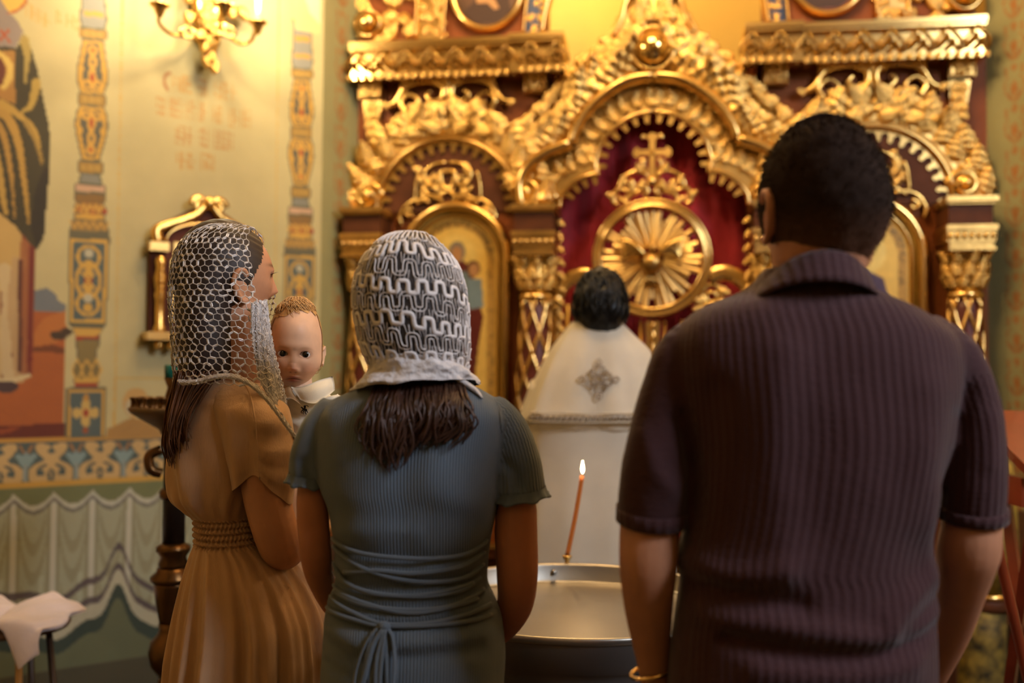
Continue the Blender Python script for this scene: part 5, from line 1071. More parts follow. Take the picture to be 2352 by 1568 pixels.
g = G(); g.add(tube(smooth_path([Px(545, 862, DO - .045), Px(572, 900, DO - .078), Px(585, 960, DO - .12), Px(592, 1040, DO - .126), Px(596, 1100, DO - .122)], 30), .0014, 6)); g.build('shoulder_seam', M_TAN, DRO)
# body: profile head turned to the right and away, bare arm bent round the baby
hcO = Px(514, 640, DO + .02); RO = rotm(math.radians(-50), math.radians(4), math.radians(2)); hO = head_local(.212, .070, .093, 150, 140)
parts = [xf(hO, RO, hcO)] + [xf(e, RO, hcO + RO @ np.array([0, .004, -.014])) for s in (-1, 1) for e in ear_local(s, .95, .066)]
parts += [limb([(535, 690, DO + .02, .050), (545, 790, DO + .015, .046), (535, 880, DO + .02, .052), (512, 950, DO + .03, .07)], 20), Torso([(885, 470, 565, .05), (950, 440, 600, .08), (1100, 440, 590, .08), (1220, 460, 575, .07), (1400, 440, 600, .09)], DO, .03).shape(40)]
parts += [limb([(570, 930, DO - .03, .040), (592, 1040, DO - .06, .040), (612, 1140, DO - .06, .0415), (632, 1215, DO - .055, .0410), (648, 1262, DO - .03, .037), (668, 1250, DO + .04, .033), (690, 1205, DO + .10, .029), (715, 1160, DO + .155, .023), (735, 1130, DO + .19, .019)], 18, 50),
          limb([(560, 930, DO + .10, .036), (610, 1010, DO + .17, .034), (640, 1060, DO + .20, .032), (700, 1070, DO + .20, .027), (760, 1060, DO + .17, .021)], 18, 40)]
parts += hand(Px(737, 1128, DO + .195), (.5, .3, .9), (-.5, .8, 0), 1, .9, .5) + hand(Px(764, 1060, DO + .168), (.9, -.35, .1), (-.2, -.3, 1), -1, .9, .6)
for s in (-1, 1): parts.append(tube([(ox + .02, DO + .04 + s * .06, .8), (ox + .02, DO + .04 + s * .06, .45), (ox + .01, DO + .04 + s * .06, .28), (ox + .02, DO + .04 + s * .06, .07)], [.07, .055, .05, .034], 16))
V, Fc = remesh(parts, .0030, 4); Lc = (V - hcO) @ RO
eye = np.exp(-((Lc[:, 0] - .029) / .012) ** 2 - ((Lc[:, 2] - .004) / .0035) ** 2) * (Lc[:, 1] > .05); brow = np.exp(-((Lc[:, 0] - .030) / .017) ** 2 - ((Lc[:, 2] - .024) / .004) ** 2) * (Lc[:, 1] > .045); lip = np.exp(-(Lc[:, 0] / .020) ** 2 - ((Lc[:, 2] + .060) / .009) ** 2) * (Lc[:, 1] > .05)
C = shade(V, '#c68c68'); 
for w, c in ((eye * .9, '#1d120c'), (brow * .85, '#3a2416'), (lip * .8, '#a9564a')): C = C * (1 - w[:, None]) + srgb(c) * w[:, None]
mk('body', V, Fc, M_SKIN, mo, cols=C)
lash = G()
for i in range(16): q = i / 15; b_ = RO @ np.array([.014 + .026 * q, .0885 - .012 * q, .007]) + hcO; t_ = RO @ np.array([.016 + .032 * q, .0985 - .010 * q, .011]) + hcO; lash.add(tube([b_, t_], [.0007, .0002], 3))
lash.build('eyelashes', M_HAIRN, mo, kind='stuff')
shoes(mo, ((ox + .03, DO - .02), (ox + .05, DO + .11)), math.radians(-50), mat('tan_shoe', '#8a6a50', .5), .24)
# hair: cap, parted front, long straight lengths down the back
V, Fc = xf(head_local(.222, .0765, .0965, 100, 90), RO, hcO + np.array([-.003, 0, .002])); Lc = (V - hcO) @ RO
kp = Lc[:, 1] < np.interp(Lc[:, 2], [-.105, -.06, -.03, .0, .03, .06, .085, .12], [-.05, -.005, .012, .030, .052, .066, .078, .10]); Fc = [f for f in Fc if all(kp[i] for i in f)]; V = V + (np.sin(Lc[:, 2] * 500 + Lc[:, 1] * 200) * .0006)[:, None]
M_HAIRK = mat('shaded_hair', '#2a1810', .55); HRO = mk('hair', V, Fc, M_HAIRK, mo)
V, Fc = Torso([(600, 412, 575, .082), (650, 404, 562, .086), (700, 402, 554, .087), (760, 404, 552, .087), (820, 407, 554, .086), (860, 409, 548, .08), (885, 404, 500, .06), (905, 400, 470, .045)], DO, .016, 2.0, n=40).shape(40); mk('hair_fall', V, Fc, M_HAIRK, HRO)
def rootsO(t, r):
    x0 = 399 + 104 * r.random() ** 1.1; y0 = 850 + 10 * r.random(); dd = DO - .075 + .10 * r.random(); L = r.uniform(165, 222) - max(0, x0 - 440) * .9
    x1 = x0 - 14 - (x0 - 404) * .28; x2 = x0 - 24 - (x0 - 404) * .45
    return [Px(x0 + 4, y0, dd), Px(x1 + r.uniform(-4, 4), y0 + L * .4, dd - .012), Px(x2 + r.uniform(-5, 5), y0 + L * .75, dd - .016), Px(x2 + 6 + r.uniform(-6, 6), y0 + L, dd - .008)]
V, Fc = strands(rootsO, 300, 8, .0032, .0009, 4, 14, .003); mk('long_hair', V, Fc, mat('long_brown_hair', '#6e452c', .40, spec=.5, noise=(35, .45)), HRO)
# net scarf
M_NET = mat('net_thread', '#d6c8bd', .6, sheen=.2); M_SEQ = mat('sequin', '#fff6f2', .35, spec=.8, coat=.2)
NS = Torso([(513, 485, 545, .02), (519, 462, 575, .045), (530, 444, 596, .062), (550, 422, 608, .083), (580, 405, 618, .099), (620, 395, 624, .108), (660, 391, 630, .111), (700, 391, 636, .111), (750, 394, 645, .110), (800, 397, 655, .109), (840, 400, 664, .111), (870, 404, 672, .114)], DO, .016, 2.5, n=120)
XFRONT = [(505, 556), (520, 577), (560, 586), (600, 592), (650, 600), (700, 607), (750, 615), (800, 626), (850, 640), (890, 652)]
zN0, zN1 = Px(505, 516, DO)[2], Px(505, 872, DO)[2]
pz = lambda z: 860 - (z - Px(505, 860, DO)[2]) / (DO / F) if False else np.interp(-z, [-Px(505, y, DO)[2] for y in (480, 600, 700, 800, 950)], [480, 600, 700, 800, 950])
def net_pt(u, v, off=.002):
    z = lerp(zN0, zN1, v); xc, hw, yc, hd = NS.at(z); xfw = Px(np.interp(pz(z), [a for a, _ in XFRONT], [b for _, b in XFRONT]), pz(z), DO)[0]
    ph0 = math.acos(max(-.98, min(.98, (xfw - xc) / hw))); ph = ph0 + (2 * PI - 2 * ph0) * u; sag = .028 * v ** 6 * (math.sin(ph) if False else 0)
    return np.array([xc + (hw + off) * math.cos(ph), yc - (hd + off) * math.sin(ph), z + (.016 * v ** 4 * (1 - 2 * abs(u - .25) if u < .5 else .5) - .022 * v ** 4)])
def net(fn, nu_, nv_, r, gseq, dens, rnd, size=1.0):
    g = G(); pt = {}
    for i in range(nv_ + 1):
        for k in range(2 * nu_ + 1):
            v = (i + (.34 if (k + i) % 2 else 0)) / (nv_ + .34); u = k / (2 * nu_)
            pt[i, k] = fn(min(max(u + rnd.uniform(-.2, .2) / (2 * nu_), 0), 1), min(1, max(0, v + rnd.uniform(-.14, .14) / nv_)))
    def ed(a, b):
        d = b - a; L = np.linalg.norm(d)
        if L < 1e-5: return
        g.add(tube([a, b], r, 3, cap=False))
        if rnd.random() < dens:
            m_ = (a + b) / 2; d = d / L; w = np.cross(d, [rnd.uniform(-.5, .5), -1, rnd.uniform(-.5, .5)]); w /= np.linalg.norm(w) + 1e-9; n_ = np.cross(d, w); h = rnd.uniform(.0026, .0042) * size; q = rnd.uniform(.0013, .0021) * size
            gseq.add((np.array([m_ + n_ * .001 + d * h + w * q, m_ + n_ * .001 + d * h - w * q, m_ + n_ * .001 - d * h - w * q, m_ + n_ * .001 - d * h + w * q]), [(0, 1, 2, 3)]))
    for i in range(nv_ + 1):
        for k in range(2 * nu_):
            ed(pt[i, k], pt[i, k + 1])
        for k in range(2 * nu_ + 1):
            if i < nv_ and (k + i) % 2: ed(pt[i, k], pt[i + 1, k])
    return g
rnN = random.Random(4); gq = G(); g = net(net_pt, 33, 27, .00080, gq, .34, rnN, 1.15)
NET = g.build('net_scarf', M_NET, mo)
# gathered front end of the scarf falling over the chest
EA = [(578, 700), (580, 760), (588, 830), (602, 885), (640, 935), (668, 985), (690, 1015)]; EB = [(612, 690), (622, 760), (636, 830), (652, 900), (664, 960), (676, 1000), (692, 1018)]
pa = smooth_path([Px(a, b, DO - .075 + .02 * i / 6) for i, (a, b) in enumerate(EA)], 60); pb = smooth_path([Px(a, b, DO - .02 + .02 * i / 6) for i, (a, b) in enumerate(EB)], 60)
def drape(u, v):
    j = v * 59; i0 = int(min(j, 58)); f = j - i0; a = lerp(pa[i0], pa[i0 + 1], f); b = lerp(pb[i0], pb[i0 + 1], f); p = lerp(a, b, u); return p + np.array([0, -.012 * math.sin(PI * u) - .004 * math.sin(u * 19 + v * 9), 0])
g = net(drape, 18, 56, .0010, gq, .85, rnN, 1.1); g.build('net_front_fall', M_LACE, NET)
HM = [(408, 872), (450, 872), (490, 862), (530, 858), (570, 872), (610, 905), (650, 955), (672, 990)]; HN = [(420, 884), (455, 880), (495, 870), (535, 870), (575, 888), (612, 922), (650, 972), (676, 1004)]
def hemf(u, v):
    a = smooth_path([Px(x, y, DO - .085 - .03 * math.sin(PI * i / 7)) for i, (x, y) in enumerate(HM)], 61); b = smooth_path([Px(x, y, DO - .09 - .03 * math.sin(PI * i / 7)) for i, (x, y) in enumerate(HN)], 61); i0 = int(u * 60); return lerp(a[i0], b[i0], v) + np.array([0, -.004 * math.sin(v * PI), 0])
_ha = [hemf(u, 0) for u in np.linspace(0, 1, 121)]; _hb = [hemf(u, 1) for u in np.linspace(0, 1, 121)]
g = net(lambda u, v: lerp(_ha[int(u * 120)], _hb[int(u * 120)], v) + np.array([0, -.004 * math.sin(v * PI), 0]), 34, 4, .0009, gq, .55, rnN, .9); g.build('net_hem', M_NET, NET)
gq.build('sequins', M_SEQ, NET, smooth=False, kind='stuff')

# ------------------------------------------------------------------ the baby
DB = 1.97
ba = person('person', Px(690, 1080, DB), 'fair-haired baby in cream polo shirt looking at the camera')
hcB = Px(678, 788, DB); RB = rotm(PI + math.radians(11), math.radians(-3), math.radians(-2))
n, m = 220, 240; th = np.linspace(.015, PI - .015, m); a = np.arange(n) * 2 * PI / n; T_, A = np.meshgrid(th, a, indexing='ij'); sx = np.sin(T_)
X = sx * np.cos(A); Y = sx * np.sin(A); Z = np.cos(T_); HZ = .0868
x = .0525 * np.sign(X) * np.abs(X) ** .92; y = .076 * Y; z = HZ * Z; fr = np.clip(Y, 0, 1) ** .6
lowf = np.clip((-z - .035) / .05, 0, 1); x = x * (1 - .05 * lowf ** 1.6) + np.sign(X) * .0060 * np.exp(-((z + .042) / .022) ** 2) * np.abs(X) ** .5; x *= 1 - .02 * np.clip(z / HZ, 0, 1); y = y * (1 - .06 * lowf) - 0
bkf = np.clip(-Y, 0, 1); y = y + bkf * .030 * np.clip((-z - .03) / .05, 0, 1)
E = .0215; ez = -.0195
D = -.0050 * (gs(x, z, E, ez, .013, .010) + gs(x, z, -E, ez, .013, .010)) + .0030 * gs(x, z, 0, -.004, .035, .010) + .0055 * gs(x, z, 0, .030, .04, .03)
D += np.interp(z, [-.060, -.0545, -.047, -.036, -.012], [0, .0080, .0135, .0050, 0]) * np.exp(-(x / np.interp(z, [-.055, -.045, -.01], [.0088, .0085, .0065])) ** 2) + .0045 * (gs(x, z, .0085, -.0510, .0045, .0045) + gs(x, z, -.0085, -.0510, .0045, .0045))
D += .0065 * (gs(x, z, .028, -.050, .017, .018) + gs(x, z, -.028, -.050, .017, .018)) + .0030 * gs(x, z, 0, -.0655, .016, .010)
mouthz = -.0675 - .16 * (np.abs(x) ** 2) / .014
D += .0036 * gs(x, z - mouthz, 0, .0042, .0120, .0032) + .0040 * gs(x, z - mouthz, 0, -.0042, .0105, .0034) - .0030 * np.exp(-((z - mouthz) / .0012) ** 2) * np.exp(-(x / .0145) ** 4) - .0012 * gs(x, z, 0, -.0605, .0025, .004) - .0024 * gs(x, z, 0, -.0760, .016, .0030) + .0065 * gs(x, z, 0, -.0825, .014, .008)
y = y + D * fr * (Y > 0)
er = .0104; eyc = []
for s in (-1, 1):
    surf = y[(np.abs(x - s * E) < .002) & (np.abs(z - ez) < .002) & (Y > 0)].mean(); ey = surf - er + .0018; eyc.append((s * E, ey, ez))
    dx = x - s * E; dz = z - ez - .0006 * s * 0; op = np.where(dz > 0, .0060, .0048); Aq = np.sqrt((dx / np.where(dx * s > 0, .0084, .0096)) ** 2 + (dz / op) ** 2); rr = np.sqrt(np.clip(er ** 2 - dx ** 2 - dz ** 2, 0, None)); fy = ey + rr
    lid = (Aq >= 1) & (rr > 0) & (Y > 0); y = np.where(lid, np.maximum(y, fy + .0006 + .0007 * np.clip(2.0 - Aq, 0, 1)), y); y = np.where((Aq < 1) & (Y > 0), ey + rr * .55, y)
GRB = np.stack([x, y, z], -1); V, Fc = loft(GRB); xl, zl, yl = V[:, 0], V[:, 2], V[:, 1]; front = yl > 0
C = np.tile(srgb('#eab894'), (len(V), 1))
def tint(w, c): 
    global C
    C = C * (1 - w[:, None]) + srgb(c) * w[:, None]
mz = -.0675 - .16 * xl ** 2 / .014
tint(.55 * front * (gs(xl, zl, .030, -.048, .015, .014) + gs(xl, zl, -.030, -.048, .015, .014)), '#cf8566'); tint(.5 * front * gs(xl, zl, 0, -.047, .009, .010), '#c8715a')
tint(.85 * front * np.clip(gs(xl, zl - mz, 0, .0030, .0125, .0030) + gs(xl, zl - mz, 0, -.0034, .0115, .0034), 0, 1), '#ae4f47'); tint(.8 * front * np.exp(-((zl - mz) / .0011) ** 2) * np.exp(-(xl / .015) ** 4), '#6a3028')
for s in (-1, 1):
    dx = xl - s * E; dz = zl - ez; Aq = np.sqrt((dx / np.where(dx * s > 0, .0084, .0096)) ** 2 + (dz / np.where(dz > 0, .0060, .0048)) ** 2)
    tint(.45 * front * np.exp(-((Aq - 1.3) / .45) ** 2), '#b3765a'); tint(.8 * front * np.exp(-((Aq - 1.03) / .10) ** 2) * (dz > -.001), '#4a2a1e'); tint(.45 * front * np.exp(-(dx / .0125) ** 2 - ((dz - .0128 + .25 * (dx * s) ** 2 / .012) / .0026) ** 2), '#a9764f')
    tint(.7 * front * gs(xl, zl, s * .0048, -.0545, .0022, .0014), '#7c3c2c')
partsB = [xf((V, Fc), RB, hcB)]; nV = len(V)
earB = [xf(e, RB, hcB + RB @ np.array([0, -.012, -.022])) for s in (-1, 1) for e in ear_local(s, .62, .0495)]
nk = [limb([(680, 850, DB + .012, .030), (682, 905, DB + .012, .032), (685, 960, DB + .015, .05)], 16), Torso([(900, 655, 745, .04), (950, 645, 765, .055), (1040, 640, 765, .06), (1100, 650, 755, .06)], DB, .02).shape(30)]
nk += [limb([(655, 930, DB + .0, .024), (640, 990, DB - .03, .022), (655, 1030, DB - .06, .018)], 12), limb([(750, 930, DB + .0, .024), (775, 1000, DB + .0, .022), (760, 1050, DB - .05, .018)], 12), limb([(670, 1090, DB, .035), (650, 1130, DB - .09, .032), (655, 1200, DB - .11, .022)], 12), limb([(735, 1090, DB, .035), (760, 1130, DB - .08, .032), (765, 1200, DB - .10, .022)], 12)]
nk += hand(Px(655, 1034, DB - .062), (.2, -.6, -.3), (0, .3, -1), 1, .48, .8) + hand(Px(758, 1054, DB - .053), (-.2, -.6, -.3), (0, .3, -1), -1, .48, .8)
for q_ in ((655, 1212), (765, 1212)): nk.append(ball(Px(*q_, DB - .125), (.018, .034, .017), 12, 8))
Vn, Fn = remesh(nk + earB, .0035, 4); g = G(); g.add(partsB[0]); g.add((Vn, Fn)); Vb, Fb = g.vf(); mk('body', Vb, Fb, M_SKIN, ba, cols=np.vstack([C, shade(Vn, '#e8bb9a')]))
M_EYEW = mat('eye_white', '#d8cfc6', .25); M_IRIS = mat('dark_iris', '#0a0706', .12, spec=.6, coat=.3)
for c in eyc:
    EYE = mk('eye', *xf(ball(c, er, 24, 18), RB, hcB), M_EYEW, ba); dd = RB.T @ (CAM - (RB @ np.array(c) + hcB)); dd /= np.linalg.norm(dd)
    g = G(); prof = [(.0003, .0006), (.0020, .0004), (.0042, -.0002), (.0056, -.0009), (.0060, -.0017)]; aa = np.arange(24) * 2 * PI / 24
    g.add(loft([np.stack([c[0] + dd[0] * er + r * np.cos(aa), c[1] + dd[1] * er + np.full(24, o), c[2] + dd[2] * er * .6 + r * np.sin(aa)], 1) for r, o in prof])); Vi, Fi = g.vf(); mk('iris', *xf((Vi, Fi), RB, hcB), M_IRIS, EYE)
# baby hair: thin fair strands combed over the crown, wisps at the ear
M_FAIR = mat('fair_hair', '#c9975c', .45, spec=.5, noise=(50, .25))
rb_ = random.Random(9); g = G()
def skullB(a_, e_, off=.001):
    q = np.array([.0545 * math.cos(e_) * math.sin(a_), .078 * math.cos(e_) * math.cos(a_), .0885 * math.sin(e_)]); return q * (1 + off / .07)
Vc, Fcap = xf((GRB.reshape(-1, 3) * 1.022 + np.array([0, -.0016, .0006]), loft(GRB)[1]), np.eye(3), (0, 0, 0)); hl_ = .050 - .35 * np.abs(Vc[:, 0]) ; kp = (Vc[:, 2] > np.where(Vc[:, 1] > 0, .063 - .42 * np.clip(Vc[:, 0], 0, 1) - .10 * np.clip(-Vc[:, 0], 0, 1) + vnoise(Vc, .009) * .006 - 3 * np.clip(np.abs(Vc[:, 0]) - .040, 0, 1), -.03)) | ((Vc[:, 1] < .015) & (Vc[:, 2] > -.045)); Fcap = [f for f in Fcap if all(kp[i] for i in f)]
HB = mk('hair', *xf((Vc, Fcap), RB, hcB), M_FAIR, ba)
for i in range(420):
    a0 = rb_.uniform(-1.6, 1.6); e0 = rb_.uniform(1.05, 1.5); dirn = rb_.choice((-1, 1, 1)); pts = []
    for t in np.linspace(0, 1, 8): pts.append(skullB(a0 * (1 - .1 * t) - .55 * dirn * t * (1 if abs(a0) < .9 else .3), e0 - t * rb_.uniform(.25, .38) * (1.25 if a0 > .3 else .8), .0015 + .004 * math.sin(PI * t) * rb_.random()))
    g.add(xf(tube(smooth_path(pts, 9), [.0007] * 8 + [.0002], 3), RB, hcB))
g.build('fine_strands', M_FAIR, HB, kind='stuff')
for L in ([(727, 818), (735, 806), (742, 806), (738, 800)], [(726, 830), (738, 836), (736, 848), (728, 852)], [(726, 838), (733, 846), (730, 856), (724, 858)], [(727, 782), (735, 778), (742, 768)], [(727, 800), (731, 792), (738, 790)], [(725, 812), (733, 800), (741, 793), (746, 795)]):
    mk('curl_wisp', *tube(smooth_path([Px(a_, b_, DB + .01) for a_, b_ in L], 14), .0006, 4), M_FAIR, HB)
# cream polo shirt with folded collar and small black emblem
M_CREAM = mat('cream_cotton', '#e2d6c0', .8, sheen=.2, bump=(600, .3, .0008)); M_CREAM2 = mat('cream_facing', '#c9a981', .8)
TB = Torso([(893, 664, 734, .045), (905, 650, 750, .056), (925, 640, 768, .064), (960, 632, 780, .070), (1010, 630, 782, .074), (1060, 632, 780, .076), (1110, 640, 770, .074)], DB, .02, 2.2, n=60)
slB = [[(660, 920, DB + .01, .032), (645, 970, DB - .01, .030), (640, 1000, DB - .03, .027)], [(748, 920, DB + .01, .032), (772, 975, DB, .030), (778, 1010, DB - .01, .027)]]
V, Fc = remesh([TB.shape(48)] + [limb(s, 16, 16) for s in slB], .004, 5)
for L, w, am in (([(640, 935), (680, 948), (720, 960)], .006, -.004), ([(645, 955), (690, 968), (700, 972)], .006, .004), ([(650, 985), (690, 992)], .006, -.004), ([(648, 905), (665, 915), (690, 935), (730, 945)], .006, .004)): ridge(V, L, DB, w, am)
SB = mk('polo_shirt', V, Fc, M_CREAM, ba)
def sheet(rows, name, m, th_=.0022, parent=SB):
    R = [smooth_path([Px(*p) for p in r], 14) for r in rows]; R = smooth_path(np.array(R).reshape(len(R), -1), 8).reshape(8, 14, 3); B = R + np.array([0, th_, 0]); V = np.vstack([R.reshape(-1, 3), B.reshape(-1, 3)]); Fc = grid_faces(8, 14, False) + [f[::-1] for f in grid_faces(8, 14, False, 112)]
    bd = [i for i in range(14)] + [i * 14 + 13 for i in range(1, 8)] + [7 * 14 + i for i in range(12, -1, -1)] + [i * 14 for i in range(6, 0, -1)]; Fc += [(bd[i], bd[(i + 1) % len(bd)], bd[(i + 1) % len(bd)] + 112, bd[i] + 112) for i in range(len(bd))]; return mk(name, V, Fc, m, parent)
sheet([[(668, 888, DB - .052), (690, 888, DB - .058), (715, 880, DB - .052), (735, 872, DB - .035), (764, 864, DB - .005)], [(676, 898, DB - .062), (700, 900, DB - .070), (725, 895, DB - .065), (748, 888, DB - .045), (768, 880, DB - .010)], [(690, 918, DB - .068), (708, 925, DB - .076), (728, 925, DB - .072), (750, 912, DB - .052), (769, 896, DB - .014)]], 'collar_flap', M_CREAM)
sheet([[(642, 890, DB - .030), (652, 889, DB - .045), (662, 886, DB - .052), (668, 888, DB - .054)], [(640, 905, DB - .040), (652, 902, DB - .055), (664, 900, DB - .062), (674, 904, DB - .064)], [(640, 918, DB - .048), (655, 914, DB - .062), (672, 916, DB - .068), (692, 930, DB - .070)]], 'collar_flap', M_CREAM2)
M_EMB = mat('black_embroidery', '#15171c', .8); eo = Px(699, 940, DB - .056)
def emb(pts): return [eo + np.array([x_ * .00085, 0, -y_ * .00085]) for x_, y_ in pts]
EMB = None
for nm, pts, r in (('rider', [(0, -9), (1, -5), (0, -1)], [2.2, 2.6, 1.6]), ('horse_body', [(-4, -1), (0, 0), (4, 1), (5, 4)], [2.4, 2.8, 2.6, 1.2]), ('horse_head', [(-3, -1), (-6, -5), (-8, -4)], [1.8, 1.5, 1.0]), ('mallet', [(1, -7), (6, -9), (9, -6)], [.8, .6, .9]), ('horse_leg', [(-3, 1), (-7, 5), (-6, 9)], [1.3, 1.0, .8]), ('horse_leg', [(0, 2), (-3, 7), (-2, 11)], [1.2, .9, .8]), ('horse_leg', [(3, 2), (2, 7), (5, 11)], [1.3, 1.0, .8]), ('horse_leg', [(5, 2), (7, 6), (9, 8)], [1.2, .9, .7])):
    o_ = mk(nm if EMB else 'emblem', *tube(smooth_path(emb(pts), 10), np.interp(np.linspace(0, 1, 10), np.linspace(0, 1, len(r)), r) * .00085, 7, flat=.3, up=(0, 1, 0)), M_EMB, SB); EMB = o_

# ------------------------------------------------------------------ the priest
DP = 3.15; ppx = Px(1380, 900, DP)[0]
pr = person('person', (ppx, DP + .05, 0), 'dark-haired priest in white vestment facing the icon screen')
TP = Torso([(737, 1318, 1430, .055), (742, 1312, 1436, .066), (770, 1290, 1464, .090), (805, 1264, 1498, .112), (850, 1240, 1518, .130), (900, 1218, 1538, .142), (940, 1203, 1552, .150), (962, 1196, 1560, .153), (968, 1198, 1558, .150), (972, 1208, 1550, .140), (985, 1212, 1546, .135)], DP, .05, 2.2, n=90)
TR = Torso([(960, 1216, 1542, .130), (1000, 1212, 1545, .133), (1100, 1208, 1548, .138), (1200, 1202, 1552, .145), (1300, 1196, 1556, .150), (1500, 1180, 1570, .165), (1700, 1166, 1584, .18), (1860, 1158, 1590, .19)], DP, .05, 2.2, n=60)
M_VEST = mat('white_brocade', '#cfc4b2', .7, sheen=.2, noise=(9, .06), bump=(300, .25, .002))
for T_, nm in ((TR, 'robe'), (TP, 'cape')):
    k_ = 130; th_ = np.arange(k_) * 2 * PI / k_; V, Fc = loft([T_.ring(z, th_) for z in T_.T[:, 0]]); TH = np.tile(th_, len(T_.T)); xc, hw, yc, hd = T_.at(V[:, 2]); O = (V - np.stack([xc, yc, V[:, 2]], 1)); O /= np.linalg.norm(O, axis=1)[:, None] + 1e-9; lw = np.clip((V[:, 2].max() - V[:, 2]) / np.ptp(V[:, 2]), 0, 1)
    V += O * ((np.sin(TH * 9 + 1.5 * np.sin(TH * 3)) * (.010 if nm == 'robe' else .006) + np.sin(TH * 17 + 1) * .003) * (lw * .9 + .05))[:, None]
    o_ = mk(nm, V, Fc, M_VEST, pr)
    if nm == 'cape': CAPE = o_
M_SILV = mat('silver_braid', '#a8998a', .45, .35); M_SILD = mat('brown_braid', '#8d7c6c', .7)
bp_ = lambda x_, y_, off: TP.bpx(x_, y_, DP, off)
for py in (946, 966): mk('braid_edge', *tube([bp_(x_, py, .010) for x_ in np.linspace(1212, 1546, 60)], .004, 6, flat=.5), M_VEST, CAPE)
for x_ in np.linspace(1218, 1540, 26): mk('braid_motif', *tube([bp_(x_ - 5, 961, .011), bp_(x_, 952, .013), bp_(x_ + 5, 960, .011)], .0035, 5), M_SILD, CAPE)
# embroidered cross with four leafy arms
cc_ = (1370, 870); EC = mk('embroidered_cross', *tube([bp_(cc_[0] + 9 * math.cos(a_), cc_[1] + 9 * math.sin(a_), .0095) for a_ in np.linspace(0, 2 * PI, 30)], .0032, 6), M_SILD, CAPE)
for k_ in range(4):
    ca_, sa_ = math.cos(k_ * PI / 2), math.sin(k_ * PI / 2); rot = lambda x_, y_: bp_(cc_[0] + (x_ * ca_ - y_ * sa_), cc_[1] + (x_ * sa_ + y_ * ca_), .0095)
    for L in ([(0, 4), (0, 30)], [(0, 46), (7, 38), (4, 30), (0, 34), (-4, 30), (-7, 38), (0, 46)], [(4, 14), (13, 18), (12, 27), (5, 26)], [(-4, 14), (-13, 18), (-12, 27), (-5, 26)], [(8, 8), (16, 14), (20, 20), (14, 16)]):
        mk('embroidery_curl', *tube(smooth_path([rot(*q) for q in L], 14), .0028, 5, flat=.6), M_SILD if L[0][0] != 0 else M_SILV, EC)
hcP = Px(1379, 706, DP + .03); RP = rotm(math.radians(3), math.radians(8), 0)
parts = [xf(head_local(.232, .0755, .096, 60, 56, False), RP, hcP)] + [xf(e, RP, hcP + RP @ np.array([0, 0, -.012])) for s in (-1, 1) for e in ear_local(s, 1.0, .0735)]
parts += [limb([(1379, 720, DP + .03, .055), (1378, 790, DP + .03, .06)], 16), Torso([(760, 1330, 1425, .05), (820, 1290, 1470, .09), (1000, 1290, 1470, .09), (1250, 1290, 1470, .09)], DP, .05).shape(30)]
zc_ = 1.12
for s in (-1, 1): parts.append(tube(smooth_path([(ppx + s * .15, DP + .05, 1.42), (ppx + s * .19, DP + .10, 1.25), (ppx + s * .15, DP + .24, 1.12), (ppx + s * .07, DP + .34, 1.18)], 20), [.045] * 10 + list(np.linspace(.042, .026, 10)), 12)); parts += hand((ppx + s * .068, DP + .345, 1.185), (-s * .5, .5, .4), (-s * .4, -.4, .6), s, 1.0, .7)
V, Fc = remesh(parts, .0048, 4); mk('body', V, Fc, M_SKIN, pr, cols=shade(V, '#bb8262'))
for s in (-1, 1): mk('robe_sleeve', *tube(smooth_path([(ppx + s * .15, DP + .06, 1.40), (ppx + s * .20, DP + .11, 1.24), (ppx + s * .16, DP + .24, 1.11), (ppx + s * .09, DP + .325, 1.165)], 20), np.linspace(.075, .05, 20), 18), M_VEST, pr)
V, Fc = xf(head_local(.256, .0855, .106, 80, 80, False), RP, hcP); Lc = (V - hcP) @ RP; kp = ((Lc[:, 1] < .02) & (Lc[:, 2] > -.085)) | ((Lc[:, 2] > .06) & (Lc[:, 1] < .09)); Fc = [f for f in Fc if all(kp[i] for i in f)]; V = V + ((vnoise(V, .025) * .005 + vnoise(V, .01) * .0022)[:, None]) * (V - hcP) / .09; HP = mk('hair', V, Fc, M_HAIRN, pr)
def rootsP(t, r):
    a_ = r.uniform(-2.4, 2.4); e_ = r.uniform(.1, 1.3); q = lambda a2, e2, o: hcP + RP @ (np.array([.086 * math.cos(e2) * math.sin(a2), -.106 * math.cos(e2) * math.cos(a2), .128 * math.sin(e2)]) * (1 + o)); sgn = r.uniform(-.5, .5); return [q(a_, e_, .0), q(a_ + sgn * .4, e_ - .25, .05), q(a_ + sgn, e_ - .5, .02)]
V, Fc = strands(rootsP, 220, 6, .004, .001, 4, 8, .002); mk('tousled_locks', V, Fc, M_HAIRN, HP)
for s in (-1, 1): mk('shoe', *xf(loft([np.stack([w_ * np.cos(np.arange(14) * 2 * PI / 14), np.full(14, t_ * .28), h_ / 2 + h_ / 2 * np.sin(np.arange(14) * 2 * PI / 14)], 1) for t_, w_, h_ in ((-.5, .035, .06), (-.2, .04, .085), (.2, .046, .055), (.5, .02, .03))]), np.eye(3), (ppx + s * .1, DP + .08, 0)), M_HAIRN, pr)
